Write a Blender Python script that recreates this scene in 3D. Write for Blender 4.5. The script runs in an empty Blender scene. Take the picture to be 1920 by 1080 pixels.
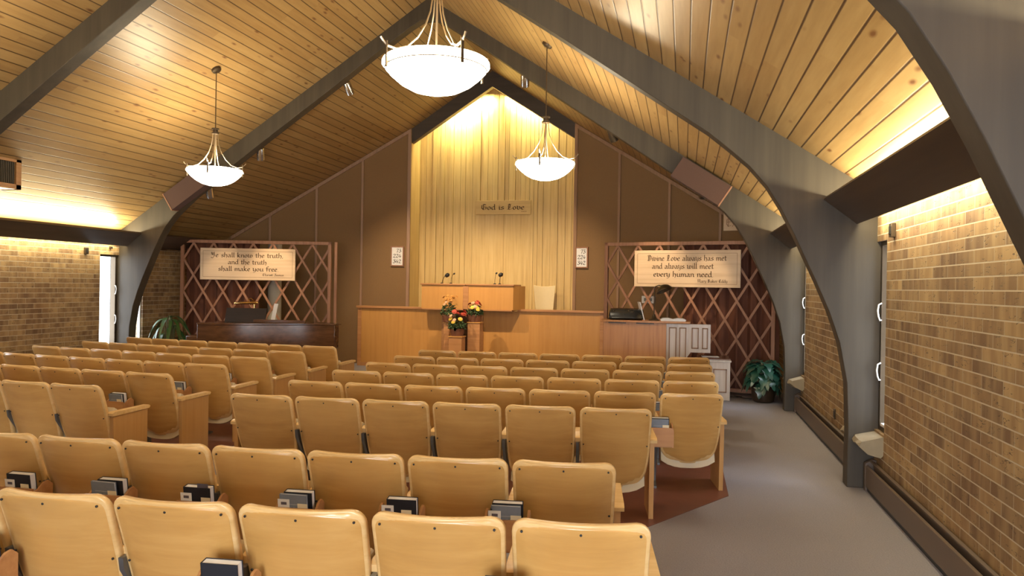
import bpy, bmesh, math, random
from math import sin, cos, pi, atan, atan2, sqrt, radians
from mathutils import Matrix, Vector, Euler
random.seed(7)
S = bpy.context.scene
COL = S.collection

# ------------------------------------------------------------------ camera
F, CX, CY, HC = 1404.9, 960., 540., 1.7
yc = Vector((1282.2 - CX, 541.5 - CY, F)).normalized()
zc = Vector((sin(.0163), -cos(.0163), 0)); zc = (zc - yc * zc.dot(yc)).normalized()
xc_ = yc.cross(zc)
cam = bpy.data.objects.new('camera', bpy.data.cameras.new('camera')); COL.objects.link(cam)
r_ = Vector((xc_[0], yc[0], zc[0])); d_ = Vector((xc_[1], yc[1], zc[1])); f_ = Vector((xc_[2], yc[2], zc[2]))
m_ = Matrix.Identity(4)
for i in range(3):
    m_[i][0] = r_[i]; m_[i][1] = -d_[i]; m_[i][2] = -f_[i]
m_[2][3] = HC
cam.matrix_world = m_
cam.data.sensor_width = 36.; cam.data.lens = F / 1920 * 36; cam.data.clip_start = .05
S.camera = cam

# ------------------------------------------------------------------ view, world, daylight
S.view_settings.view_transform = 'Standard'; S.view_settings.look = 'None'
S.view_settings.exposure = 0.25; S.view_settings.gamma = 1; S.view_settings.use_curve_mapping = False
S.cycles.use_denoising = True
S.cycles.max_bounces = 8; S.cycles.diffuse_bounces = 5; S.cycles.glossy_bounces = 3
S.cycles.transparent_max_bounces = 8; S.cycles.sample_clamp_indirect = 4
W = bpy.data.worlds.new('daylight'); S.world = W; W.use_nodes = True
W.node_tree.nodes['Background'].inputs[0].default_value = (.86, .93, 1, 1)
W.node_tree.nodes['Background'].inputs[1].default_value = 5.0

WARM = (1, .83, .56); COVE = (1, .87, .56); DAY = (.80, .89, 1)
P_BOWL, P_POINT, P_COVE, P_ALC, P_DAY, P_REAR = 19., 42., 85., 80., 13., 300.

def area(name, loc, rot, sx, sy, power, color):
    l = bpy.data.lights.new(name, 'AREA'); l.shape = 'RECTANGLE'; l.size = sx; l.size_y = sy
    l.energy = power; l.color = color
    o = bpy.data.objects.new(name, l); COL.objects.link(o); o.location = loc; o.rotation_euler = rot
    return o

XC = -3.975; XW = 1.62; HW = XW - XC                     # ridge line, right brick face, half width
ZR, SL = 6.203, .6534                                     # ridge height, roof slope
def ceil(x): return ZR - SL * abs(x - XC)
ARCH = [2.70, 7.0, 11.16]; AT = .17
BAYS = [(-3.2, 2.70), (2.87, 7.0), (7.17, 11.16), (11.33, 13.6)]
WING = .275
def wing_y(x, off=0.): return 15.66 - WING * abs(x - XC) - off

# cove tubes above the valances, one run per bay and side
for i, (a, b) in enumerate(BAYS[:3]):
    L = b - a - .2
    for s in (1, -1):
        x = XC + s * 5.42
        area('cove_light', (x, (a + b) / 2, 2.46), (pi, s * radians(-20), 0), .07, L, P_COVE * L / 4, COVE)
        area('cove_light', (XC + s * 5.47, (a + b) / 2, 2.36), (0, -s * radians(40), 0), .05, L, P_COVE * .42 * L / 4, COVE)
# hidden strips behind the gable beam, washing the plank wall
for s in (1, -1):
    o = area('gable_light', (XC + s * .92, 15.41, ZR - .60 - .13), (0, 0, 0), 1.7, .06, P_ALC * (.75 if s > 0 else 1.3), (1, .84, .42))
    d = Vector((0, .75, -.66)).normalized(); xa = Vector((1, 0, -s * SL)).normalized()
    za = -d; ya = za.cross(xa).normalized(); xa = ya.cross(za)
    mm = Matrix((xa, ya, za)).transposed().to_4x4(); mm.translation = o.location; o.matrix_world = mm
# daylight outside the slit windows; cool fill added behind the unseen rear doors
for a in ARCH:
    for s in (1, -1):
        for yy in (a - .2, a + AT + .2):
            area('window_light', (XC + s * (HW + .35), yy, 1.4), (0, s * pi / 2, 0), 1.6, .4, P_DAY, DAY)
area('rear_fill_light', (0.2, -3.45, 1.3), (radians(80), 0, 0), 2.2, 2.1, P_REAR, (.92, .94, 1))

# ------------------------------------------------------------------ materials
class NT:
    def __init__(s, name):
        s.m = bpy.data.materials.new(name); s.m.use_nodes = True; s.t = s.m.node_tree
        s.b = s.t.nodes['Principled BSDF']
    def n(s, typ, **kw):
        nd = s.t.nodes.new('ShaderNode' + typ)
        for k, v in kw.items():
            if k.startswith('i_'):
                key = k[2:].replace('_', ' ')
                s.put(nd.inputs[key] if key in nd.inputs else nd.inputs[int(key)], v)
            else: setattr(nd, k, v)
        return nd
    def put(s, sock, v):
        if isinstance(v, bpy.types.NodeSocket): s.t.links.new(v, sock)
        elif isinstance(v, tuple) and len(v) == 3 and sock.type == 'RGBA': sock.default_value = (*v, 1)
        else: sock.default_value = v
    def math(s, op, a, b=None, c=None):
        nd = s.t.nodes.new('ShaderNodeMath'); nd.operation = op
        for i, v in enumerate((a, b, c)):
            if v is not None: s.put(nd.inputs[i], v)
        return nd.outputs[0]
    def mix(s, f, a, b, mode='MIX'):
        nd = s.t.nodes.new('ShaderNodeMix'); nd.data_type = 'RGBA'; nd.blend_type = mode
        s.put(nd.inputs[0], f); s.put(nd.inputs[6], a); s.put(nd.inputs[7], b)
        return nd.outputs[2]
    def ramp(s, f, stops):
        nd = s.t.nodes.new('ShaderNodeValToRGB'); e = nd.color_ramp.elements
        while len(e) < len(stops): e.new(.5)
        for k, (p, c) in zip(e, stops): k.position = p; k.color = (*c, 1)
        s.put(nd.inputs[0], f); return nd.outputs[0]
    def obj(s): return s.n('TexCoord').outputs['Object']
    def scale(s, v, sc, rot=(0, 0, 0)):
        return s.n('Mapping', i_Vector=v, i_Scale=sc, i_Rotation=rot).outputs[0]
    def noise(s, v, sc, det=3, rough=.5):
        return s.n('TexNoise', i_Vector=v, i_Scale=sc, i_Detail=det, i_Roughness=rough).outputs[0]
    def bump(s, h, st=.2, dist=.01):
        s.t.links.new(s.n('Bump', i_Height=h, i_Strength=st, i_Distance=dist).outputs[0], s.b.inputs['Normal'])
    def fin(s, col=None, rough=.5, **kw):
        if col is not None: s.put(s.b.inputs['Base Color'], col)
        s.put(s.b.inputs['Roughness'], rough)
        for k, v in kw.items(): s.put(s.b.inputs[k.replace('_', ' ')], v)
        return s.m

def plain(name, col, rough=.5, var=.12, sc=12, **kw):
    t = NT(name); f = t.noise(t.obj(), sc)
    c2 = tuple(x * (1 - var) for x in col); c1 = tuple(min(1, x * (1 + var)) for x in col)
    return t.fin(t.mix(f, c2, c1), rough, **kw)

def wood(name, dark, mid, light, axis='z', rough=.35, sc=1., figure=.35, coat=0.):
    t = NT(name); o = t.obj(); rnd = t.n('ObjectInfo').outputs['Random']
    off = t.n('VectorMath', operation='ADD', i_0=o, i_1=t.n('CombineXYZ', i_X=t.math('MULTIPLY', rnd, 7.), i_Y=t.math('MULTIPLY', rnd, 13.), i_Z=t.math('MULTIPLY', rnd, 5.)).outputs[0]).outputs[0]
    st = {'x': (1.2, 24, 24), 'y': (24, 1.2, 24), 'z': (24, 24, 1.2)}[axis]
    g = t.noise(t.scale(off, tuple(k * sc for k in st)), 1., 4, .6)
    big = t.n('MapRange', i_Value=t.noise(off, 3.6 * sc, 3, .6), i_From_Min=.3, i_From_Max=.72).outputs[0]
    c = t.ramp(g, [(.25, dark), (.5, mid), (.78, light)])
    c = t.mix(t.math('MULTIPLY', big, figure), c, light)
    c = t.mix(.5, c, t.mix(rnd, tuple(x * .82 for x in mid), tuple(x * 1.12 for x in mid)), 'MIX') if figure > .3 else c
    t.bump(g, .05, .002)
    return t.fin(c, rough, Coat_Weight=coat, Coat_Roughness=.25)

MT = {}
MT['maple'] = wood('maple', (.38, .19, .048), (.54, .30, .085), (.72, .455, .165), 'x', .3, .8, .62, .5)
MT['maple_edge'] = wood('maple_edge', (.58, .36, .13), (.68, .45, .185), (.76, .55, .27), 'x', .32, 1., .2, .2)  # lighter maple; part of its lightness stands for light catching the seat rims
MT['maple_panel'] = wood('maple_panel', (.38, .19, .06), (.50, .27, .09), (.60, .36, .14), 'z', .35, 1., .35, .2)
MT['rostrum'] = wood('rostrum_veneer', (.42, .195, .05), (.54, .275, .078), (.62, .345, .11), 'z', .4, .8, .35)
MT['rostrum_trim'] = wood('rostrum_trim', (.34, .15, .055), (.43, .21, .085), (.52, .27, .12), 'x', .4, 1., .2)
MT['oak'] = wood('oak_screen', (.36, .15, .05), (.47, .215, .075), (.55, .27, .10), 'z', .4, 1., .3)
MT['pale'] = wood('pale_glare_oak', (.46, .39, .33), (.56, .50, .45), (.64, .59, .54), 'z', .35, 1., .25)  # window glare on the organ end is put into this whitened oak
MT['walnut'] = wood('walnut', (.055, .022, .010), (.10, .042, .018), (.145, .065, .03), 'x', .18, .7, .2, .5)
MT['walnut_dark'] = wood('dark_walnut', (.012, .006, .004), (.02, .010, .007), (.03, .015, .011), 'x', .6, .7, .2)
MT['lattice'] = wood('lattice_wood', (.22, .10, .055), (.30, .145, .082), (.38, .195, .115), 'z', .5, 1., .2)
MT['trim'] = wood('batten', (.22, .125, .07), (.29, .17, .10), (.35, .21, .13), 'z', .5, 1., .2)
MT['sign'] = wood('sign_board', (.56, .40, .25), (.66, .49, .32), (.72, .56, .38), 'x', .45, .6, .2)
MT['sign_front'] = wood('carved_sign', (.50, .34, .13), (.58, .41, .17), (.64, .46, .20), 'x', .45, .6, .2)
MT['arch'] = wood('stained_timber', (.028, .021, .0135), (.044, .034, .0225), (.064, .051, .034), 'z', .6, .35, .3)
MT['beam'] = wood('dark_brown_timber', (.034, .020, .012), (.050, .030, .018), (.066, .041, .025), 'y', .5, .5, .2)
MT['gable'] = wood('gable_timber', (.035, .026, .02), (.05, .037, .028), (.065, .048, .036), 'x', .5, .5, .2)
MT['rack'] = wood('rack_wood', (.36, .16, .06), (.46, .23, .09), (.54, .29, .12), 'x', .4, 1., .2)
MT['vent_wood'] = wood('vent_frame', (.26, .11, .03), (.36, .17, .05), (.42, .21, .07), 'y', .45, 1., .2)
MT['brown_wall'] = plain('brown_fabric_wall', (.225, .134, .060), .9, .10, 60)
MT['speaker'] = plain('speaker_cloth', (.085, .046, .038), .9, .08, 90)
MT['dark'] = plain('black_plastic', (.012, .012, .013), .4, .2)
MT['steel'] = plain('grey_metal', (.16, .165, .17), .4, .1, 12, Metallic=.6)
MT['nickel'] = plain('brushed_nickel', (.55, .47, .36), .32, .08, 12, Metallic=1.)
MT['bronze'] = plain('dark_bronze', (.10, .075, .05), .4, .1, 12, Metallic=.8)
MT['chrome'] = plain('polished_metal', (.62, .60, .58), .22, .05, 12, Metallic=1.)
MT['brass'] = plain('brass', (.72, .46, .17), .2, .06, 12, Metallic=1.)
MT['white'] = plain('white_enamel', (.82, .83, .85), .4, .03)
MT['paper'] = plain('paper', (.78, .79, .80), .8, .04, 30)
MT['cream_card'] = plain('cream_card', (.74, .68, .50), .8, .04, 30)
MT['cover_black'] = plain('black_book_cloth', (.012, .014, .022), .5, .2, 40)
MT['cover_blue'] = plain('slate_book_cover', (.19, .225, .285), .5, .12, 30)
MT['cover_text'] = plain('silver_print', (.42, .46, .52), .5, .04)
MT['picture'] = plain('printed_picture', (.10, .09, .12), .6, .6, 90)
MT['ink'] = plain('carved_ink', (.075, .038, .014), .7, .15, 30)
MT['black_ink'] = plain('black_ink', (.02, .018, .016), .7, .1)
MT['seat'] = plain('cream_seat', (.60, .52, .36), .55, .05)
MT['cream_leather'] = plain('cream_leather', (.66, .55, .33), .42, .05, 30)
MT['stone'] = plain('sandstone', (.27, .225, .155), .85, .25, 9)
MT['heater'] = plain('heater_enamel', (.11, .078, .058), .45, .06)
MT['basket'] = plain('wicker', (.19, .072, .036), .6, .4, 70)
MT['pot'] = plain('bronzed_pot', (.045, .028, .016), .35, .5, 14, Metallic=.3)
MT['leaf'] = plain('dark_leaf', (.018, .075, .05), .27, .45, 9, Specular_IOR_Level=.7)
MT['leaf2'] = plain('green_leaf', (.045, .11, .025), .4, .4, 9)
MT['fol'] = plain('chrysanthemum_leaf', (.035, .075, .022), .6, .4, 30)
MT['stem'] = plain('plant_stem', (.16, .15, .07), .6, .2)
MT['soil'] = plain('potting_soil', (.03, .02, .014), .95, .3, 60)
MT['orange'] = plain('orange_petals', (.72, .36, .09), .6, .25, 40)
MT['red'] = plain('red_petals', (.52, .075, .045), .6, .35, 40)
MT['yellow'] = plain('yellow_petals', (.85, .63, .09), .6, .15, 40)
MT['pink'] = plain('peach_petals', (.80, .50, .32), .6, .15, 40)
MT['grille'] = plain('vent_grille', (.07, .055, .035), .6, .1)
MT['plaster'] = plain('pale_column', (.42, .40, .34), .7, .06)

t = NT('slit_glass'); tr = t.n('BsdfTransparent'); gl = t.n('BsdfGlossy', i_Roughness=.03)
mx = t.n('MixShader', i_Fac=.06); t.t.links.new(tr.outputs[0], mx.inputs[1]); t.t.links.new(gl.outputs[0], mx.inputs[2])
t.t.links.new(mx.outputs[0], t.t.nodes['Material Output'].inputs[0]); MT['glass'] = t.m
t = NT('lamp_glass'); MT['bowl'] = t.fin((.9, .85, .7), .4, Emission_Color=(1, .86, .62), Emission_Strength=P_BOWL)
t = NT('lamp_glow'); MT['bulb'] = t.fin((.9, .8, .6), .4, Emission_Color=(1, .62, .3), Emission_Strength=1.2)

# ceiling boards
t = NT('cedar_boards'); o = t.obj(); sp = t.n('SeparateXYZ', i_0=o).outputs
u = t.math('DIVIDE', t.math('SUBTRACT', sp[0], XC), .121); idx = t.math('FLOOR', u); fr = t.math('FRACT', u)
r1 = t.n('TexWhiteNoise', noise_dimensions='1D', i_W=idx).outputs['Value']
ln = t.math('FLOOR', t.math('DIVIDE', t.math('ADD', sp[1], t.math('MULTIPLY', r1, 17.)), 2.9))
r2 = t.n('TexWhiteNoise', noise_dimensions='2D', i_Vector=t.n('CombineXYZ', i_X=idx, i_Y=ln).outputs[0]).outputs['Value']
gv = t.n('CombineXYZ', i_X=t.math('MULTIPLY', sp[0], 26.), i_Y=t.math('ADD', t.math('MULTIPLY', sp[1], 1.6), t.math('MULTIPLY', r2, 31.)), i_Z=t.math('MULTIPLY', r1, 9.)).outputs[0]
g = t.noise(gv, 1., 5, .62)
c = t.ramp(g, [(.2, (.22, .124, .043)), (.5, (.32, .202, .080)), (.8, (.41, .280, .126))])
c = t.mix(.45, c, t.mix(r2, (.255, .147, .052), (.40, .268, .112)))
kv = t.n('TexVoronoi', i_Vector=t.n('CombineXYZ', i_X=t.math('ADD', t.math('MULTIPLY', sp[0], 8.2), t.math('MULTIPLY', r2, 5.)), i_Y=t.math('MULTIPLY', sp[1], 2.4), i_Z=0.).outputs[0], i_Scale=1.)
kn = t.n('MapRange', i_Value=kv.outputs['Distance'], i_From_Min=.05, i_From_Max=.17).outputs[0]
c = t.mix(kn, (.13, .05, .014), c)
ed = t.math('MINIMUM', fr, t.math('SUBTRACT', 1., fr))
gr = t.n('MapRange', i_Value=ed, i_From_Min=.02, i_From_Max=.065).outputs[0]
c = t.mix(gr, (.055, .026, .009), c)
t.bump(gr, .35, .004); MT['ceiling'] = t.fin(c, .42, Specular_IOR_Level=.5)

# bricks
t = NT('tan_brick'); o = t.obj(); sp = t.n('SeparateXYZ', i_0=o).outputs
v = t.n('CombineXYZ', i_X=sp[1], i_Y=sp[2], i_Z=0.).outputs[0]
br = t.n('TexBrick', offset=.5, i_Vector=v, i_Color1=(.105, .058, .032), i_Color2=(.38, .25, .112), i_Mortar=(.47, .40, .29), i_Scale=1., i_Brick_Width=.29, i_Row_Height=.078, i_Mortar_Size=.0042, i_Mortar_Smooth=.15, i_Bias=-.05)
rowi = t.math('FLOOR', t.math('DIVIDE', sp[2], .078))
streak = t.noise(t.n('CombineXYZ', i_X=t.math('MULTIPLY', sp[1], 11.), i_Y=t.math('MULTIPLY', rowi, 7.31), i_Z=t.math('MULTIPLY', sp[2], 2.)).outputs[0], 1., 2, .5)
c = t.mix(t.n('MapRange', i_Value=streak, i_From_Min=.38, i_From_Max=.66).outputs[0], (.20, .115, .048), (.46, .325, .155))
c = t.mix(.45, br.outputs[0], c)
pat = t.noise(v, 1.1, 2); c = t.mix(t.n('MapRange', i_Value=pat, i_From_Min=.45, i_From_Max=.75).outputs[0], c, t.mix(1., c, (.62, .52, .50), 'MULTIPLY'))
sc_ = t.noise(t.scale(v, (11, 42, 1)), 1., 2, .4)
cut = t.n('MapRange', i_Value=t.math('ABSOLUTE', t.math('SUBTRACT', sc_, .60)), i_From_Min=.007, i_From_Max=.018).outputs[0]
cut2 = t.math('MAXIMUM', cut, t.n('MapRange', i_Value=t.noise(v, 9., 1), i_From_Min=.54, i_From_Max=.48).outputs[0])
c = t.mix(cut2, (.085, .05, .022), c)
bed = t.n('MapRange', i_Value=t.math('ABSOLUTE', t.math('SUBTRACT', t.math('FRACT', t.math('ADD', t.math('DIVIDE', sp[2], .078), .5)), .5)), i_From_Min=.05, i_From_Max=.075).outputs[0]
c = t.mix(br.outputs['Fac'], c, t.mix(bed, (.44, .37, .27), (.33, .26, .17)))
hh = t.math('ADD', t.math('MULTIPLY', t.math('SUBTRACT', 1., br.outputs['Fac']), .8), t.math('MULTIPLY', cut2, .35))
t.bump(hh, .8, .012); MT['brick'] = t.fin(c, .72)

# carpet, tile, curtain, plank wall
t = NT('grey_carpet'); o = t.obj(); f1 = t.noise(o, 95., 2, .7); f2 = t.noise(o, 2.2, 2)
c = t.mix(f1, (.195, .183, .207), (.345, .328, .355)); c = t.mix(t.math('MULTIPLY', f2, .35), c, (.235, .22, .24))
t.bump(f1, .5, .01); MT['carpet'] = t.fin(c, .95, Specular_IOR_Level=.1)
t = NT('red_tile'); o = t.obj(); f1 = t.noise(o, 8., 4)
MT['tile'] = t.fin(t.mix(f1, (.12, .040, .024), (.19, .066, .042)), .42)
t = NT('rust_curtain'); o = t.obj(); f1 = t.noise(t.scale(o, (30, 30, 1.5)), 1., 3)
MT['curtain'] = t.fin(t.mix(f1, (.10, .034, .018), (.19, .070, .038)), .85)
MT['plank'] = wood('front_plank', (.46, .31, .115), (.57, .41, .17), (.66, .50, .23), 'z', .45, .9, .25)

# ------------------------------------------------------------------ mesh builder
class MB:
    def __init__(s): s.v = []; s.f = []; s.T = None
    def add(s, vs, fs):
        k = len(s.v)
        s.v += [tuple(s.T @ Vector(p)) if s.T else tuple(p) for p in vs]
        s.f += [tuple(i + k for i in f) for f in fs]; return s
    def box(s, x0, x1, y0, y1, z0, z1):
        return s.add([(x, y, z) for z in (z0, z1) for y in (y0, y1) for x in (x0, x1)],
                     [(0, 2, 3, 1), (4, 5, 7, 6), (0, 1, 5, 4), (2, 6, 7, 3), (0, 4, 6, 2), (1, 3, 7, 5)])
    def prism(s, poly, a, b, ax='y'):
        """2D polygon extruded along ax from a to b"""
        mk = {'y': lambda p, c: (p[0], c, p[1]), 'x': lambda p, c: (c, p[0], p[1]), 'z': lambda p, c: (p[0], p[1], c)}[ax]
        n = len(poly)
        ar = sum(poly[i][0] * poly[(i + 1) % n][1] - poly[(i + 1) % n][0] * poly[i][1] for i in range(n))
        if (ar < 0) != (ax == 'y'): poly = poly[::-1]
        if a > b: a, b = b, a
        vs = [mk(p, a) for p in poly] + [mk(p, b) for p in poly]
        fs = [tuple(range(n))[::-1], tuple(range(n, 2 * n))] + [(i, (i + 1) % n, n + (i + 1) % n, n + i) for i in range(n)]
        return s.add(vs, fs)
    def lathe(s, prof, n=24, c=(0, 0, 0), cap=True):
        vs = [(c[0] + r * cos(2 * pi * k / n), c[1] + r * sin(2 * pi * k / n), c[2] + z) for r, z in prof for k in range(n)]
        fs = [(i * n + k, i * n + (k + 1) % n, (i + 1) * n + (k + 1) % n, (i + 1) * n + k) for i in range(len(prof) - 1) for k in range(n)]
        if cap: fs += [tuple(range(n))[::-1], tuple((len(prof) - 1) * n + k for k in range(n))]
        return s.add(vs, fs)
    def tube(s, path, r, n=8, flat=1.):
        P = [Vector(p) for p in path]; vs = []; up = None
        for i, p in enumerate(P):
            d = (P[min(i + 1, len(P) - 1)] - P[max(i - 1, 0)]).normalized()
            if up is None:
                up = Vector((0, 0, 1)) if abs(d.z) < .9 else Vector((1, 0, 0))
            a = d.cross(up).normalized(); b = a.cross(d).normalized(); up = b
            rr = r[i] if isinstance(r, (list, tuple)) else r
            vs += [tuple(p + a * rr * cos(2 * pi * k / n) + b * rr * flat * sin(2 * pi * k / n)) for k in range(n)]
        fs = [(i * n + k, i * n + (k + 1) % n, (i + 1) * n + (k + 1) % n, (i + 1) * n + k) for i in range(len(P) - 1) for k in range(n)]
        fs += [tuple(range(n))[::-1], tuple((len(P) - 1) * n + k for k in range(n))]
        return s.add(vs, fs)
    def mesh(s, name, mat, smooth=True):
        me = bpy.data.meshes.new(name); me.from_pydata(s.v, [], s.f)
        bm = bmesh.new(); bm.from_mesh(me); bmesh.ops.recalc_face_normals(bm, faces=bm.faces); bm.to_mesh(me); bm.free()
        me.materials.append(MT[mat] if isinstance(mat, str) else mat)
        if smooth:
            me.polygons.foreach_set('use_smooth', [True] * len(me.polygons)); me.set_sharp_from_angle(angle=radians(38))
        return me
    def build(s, name, mat, parent=None, bevel=0., loc=None, rotz=None, smooth=True):
        return link(name, s.mesh(name, mat, smooth), parent, bevel, loc, rotz)

def link(name, me, parent=None, bevel=0., loc=None, rotz=None):
    o = bpy.data.objects.new(name, me); COL.objects.link(o); o.parent = parent
    if loc is not None: o.location = loc
    if rotz is not None: o.rotation_euler.z = rotz
    if bevel:
        b = o.modifiers.new('bevel', 'BEVEL'); b.width = bevel; b.segments = 2; b.limit_method = 'ANGLE'; b.angle_limit = radians(40)
    return o
def tag(o, label=None, cat=None, group=None, kind=None):
    if label: o['label'] = label
    if cat: o['category'] = cat
    if group: o['group'] = group
    if kind: o['kind'] = kind
    return o
def thing(name, loc, rotz, label, cat, group=None):
    o = bpy.data.objects.new(name, None); COL.objects.link(o); o.location = loc; o.rotation_euler.z = rotz
    o.empty_display_size = .1
    return tag(o, label, cat, group)
def struct(o, label=None): return tag(o, label, None, None, 'structure')
def copy_tree(o, parent=None):
    c = o.copy(); COL.objects.link(c); c.parent = parent
    for ch in list(o.children): copy_tree(ch, c)
    return c

# ------------------------------------------------------------------ shell
struct(MB().box(XC - 5.9, XC + 5.9, -3.6, 17.2, -.12, 0).build('floor', 'carpet'))
tl = MB()
tl.prism([(.385, 6.41), (.385, 10.35), (-3.47, 10.25), (-3.47, 5.15), (-1.8, 5.2), (-.22, 5.42)], 0, .004, 'z')
tl.prism([(-4.52, 5.2), (-4.52, 10.2), (-8.5, 10.55), (-8.5, 5.7)], 0, .004, 'z')
tl.prism([(-.05, 2.3), (-.05, 4.3), (-4.6, 4.2), (-4.6, 2.2)], 0, .004, 'z')
struct(tl.build('floor', 'tile'), 'reddish brown tiled floor under the seats')
cl = MB()
xe = 5.9; th = .15
cl.prism([(XC, ZR), (XC + xe, ZR - SL * xe), (XC + xe, ZR - SL * xe + th), (XC, ZR + th), (XC - xe, ZR - SL * xe + th), (XC - xe, ZR - SL * xe)], -3.6, 17.2)
struct(cl.build('ceiling', 'ceiling'))
# brick side walls with slit openings either side of every arch
for s, nm, wd in ((1, 'wall_right', .32), (-1, 'wall_left', .43)):
    w = MB(); x0, x1 = sorted((XC + s * HW, XC + s * (HW + .2)))
    top = ceil(x0 if s > 0 else x1) + .02
    ys = [-3.6]
    for a in ARCH: ys += [a - wd, a, a + AT, a + AT + wd]
    ys += [17.0]
    for i in range(0, len(ys) - 1):
        a, b = ys[i], ys[i + 1]; k = i % 4
        if k == 0: w.box(x0, x1, a, b, 0, top)
        elif k in (1, 3):
            w.box(x0, x1, a, b, 0, .52); w.box(x0, x1, a, b, 2.13, top)
    struct(w.build(nm, 'brick', smooth=False))
# unseen rear wall; its glazed doors are added as a source of fill
w = MB(); yb = -3.4
w.box(XC - 5.9, -1.1, yb - .2, yb, 0, 2.3); w.box(1.4, XC + 5.9, yb - .2, yb, 0, 2.3)
w.prism([(XC - 5.9, 2.3), (XC + 5.9, 2.3), (XC + 5.9, 2.4), (XC, 6.3), (XC - 5.9, 2.4)], yb - .2, yb)
struct(w.build('wall_back', 'brown_wall'))
d = MB()
for x in (-1.1, .1, 1.32): d.box(x, x + .08, yb - .12, yb - .04, 0, 2.3)
d.box(-1.1, 1.4, yb - .12, yb - .04, 2.22, 2.3)
dr = struct(d.build('door_added', 'bronze')); MB().box(-1.02, 1.32, yb - .09, yb - .08, .02, 2.22).build('pane', 'glass', dr)
# front wall: angled brown wings, recessed plank wall
yw = 15.76; wo = 1.767
for s, nm in ((-1, 'wall_front_left'), (1, 'wall_front_right')):
    xa, xb = XC + s * wo, XC + s * 5.66
    n = Vector((s * WING, 1, 0)).normalized() * .12
    vs = []
    for off in (Vector((0, 0, 0)), n):
        for x in (xa, xb):
            for z in (0, ceil(x) + .03): vs.append((x + off.x, wing_y(x) + off.y, z))
    m = MB().add(vs, [(0, 1, 3, 2), (4, 6, 7, 5), (0, 4, 5, 1), (2, 3, 7, 6), (1, 5, 7, 3), (0, 2, 6, 4)])
    struct(m.build(nm, 'brown_wall'))
w = MB()
w.box(XC - 5.9, XC - wo - .1, yw + .06, yw + .2, 0, 4.9); w.box(XC + wo + .1, XC + 5.9, yw + .06, yw + .2, 0, 4.9)
w.box(XC - wo - .1, XC + wo + .1, yw + .06, yw + .2, 0, 6.2)
for s in (1, -1): w.box(*sorted((XC + s * (wo + .002), XC + s * (wo + .1))), 15.20, yw + .06, 0, ceil(XC + wo) + .1)
x = XC - wo
while x < XC + wo - .02:                                     # vertical planks of uneven width and depth
    b = min(random.choice((.09, .115, .14, .16)), XC + wo - x); dp = random.choice((0, .006, .012, .022, .03))
    w.box(x + .003, x + b - .003, yw - dp, yw + .08, 0, ceil(x + b / 2) + .12); x += b
w.box(-4.42, -3.83, yw - .042, yw, 0, 3.4); w.box(-3.81, -3.23, yw - .036, yw, 0, 3.4); w.box(-3.83, -3.81, yw - .055, yw, 0, ceil(-3.8) + .05)
struct(w.build('wall_front', 'plank'))
# battens, cornices and jambs of the wings
k = 0
def batten(x, wd=.05):
    z = ceil(x) - .02; a = atan(WING) * (1 if x < XC else -1)
    return struct(MB().box(-wd / 2, wd / 2, -.025, .0, 0, z).build('trim_%d' % k, 'trim', None, .004, (x, wing_y(x), 0), a))
for x in (-6.73, -7.66, -8.6, -1.27, -.29, .64, XC - wo - .035, XC + wo + .035):
    k += 1; batten(x, .07 if abs(abs(x - XC) - wo) < .1 else .05)
for s in (1, -1):
    k += 1
    xa, xb = XC + s * (wo), XC + s * 5.4
    vs = []
    for dy, dz in ((0, -.01), (-.03, -.01), (-.03, -.085), (0, -.085)):
        for x in (xa, xb): vs.append((x, wing_y(x) + dy, ceil(x) + dz))
    struct(MB().add(vs, [(0, 1, 3, 2), (2, 3, 5, 4), (4, 5, 7, 6), (6, 7, 1, 0), (0, 2, 4, 6), (1, 7, 5, 3)]).build('trim_%d' % k, 'trim'))

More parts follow.
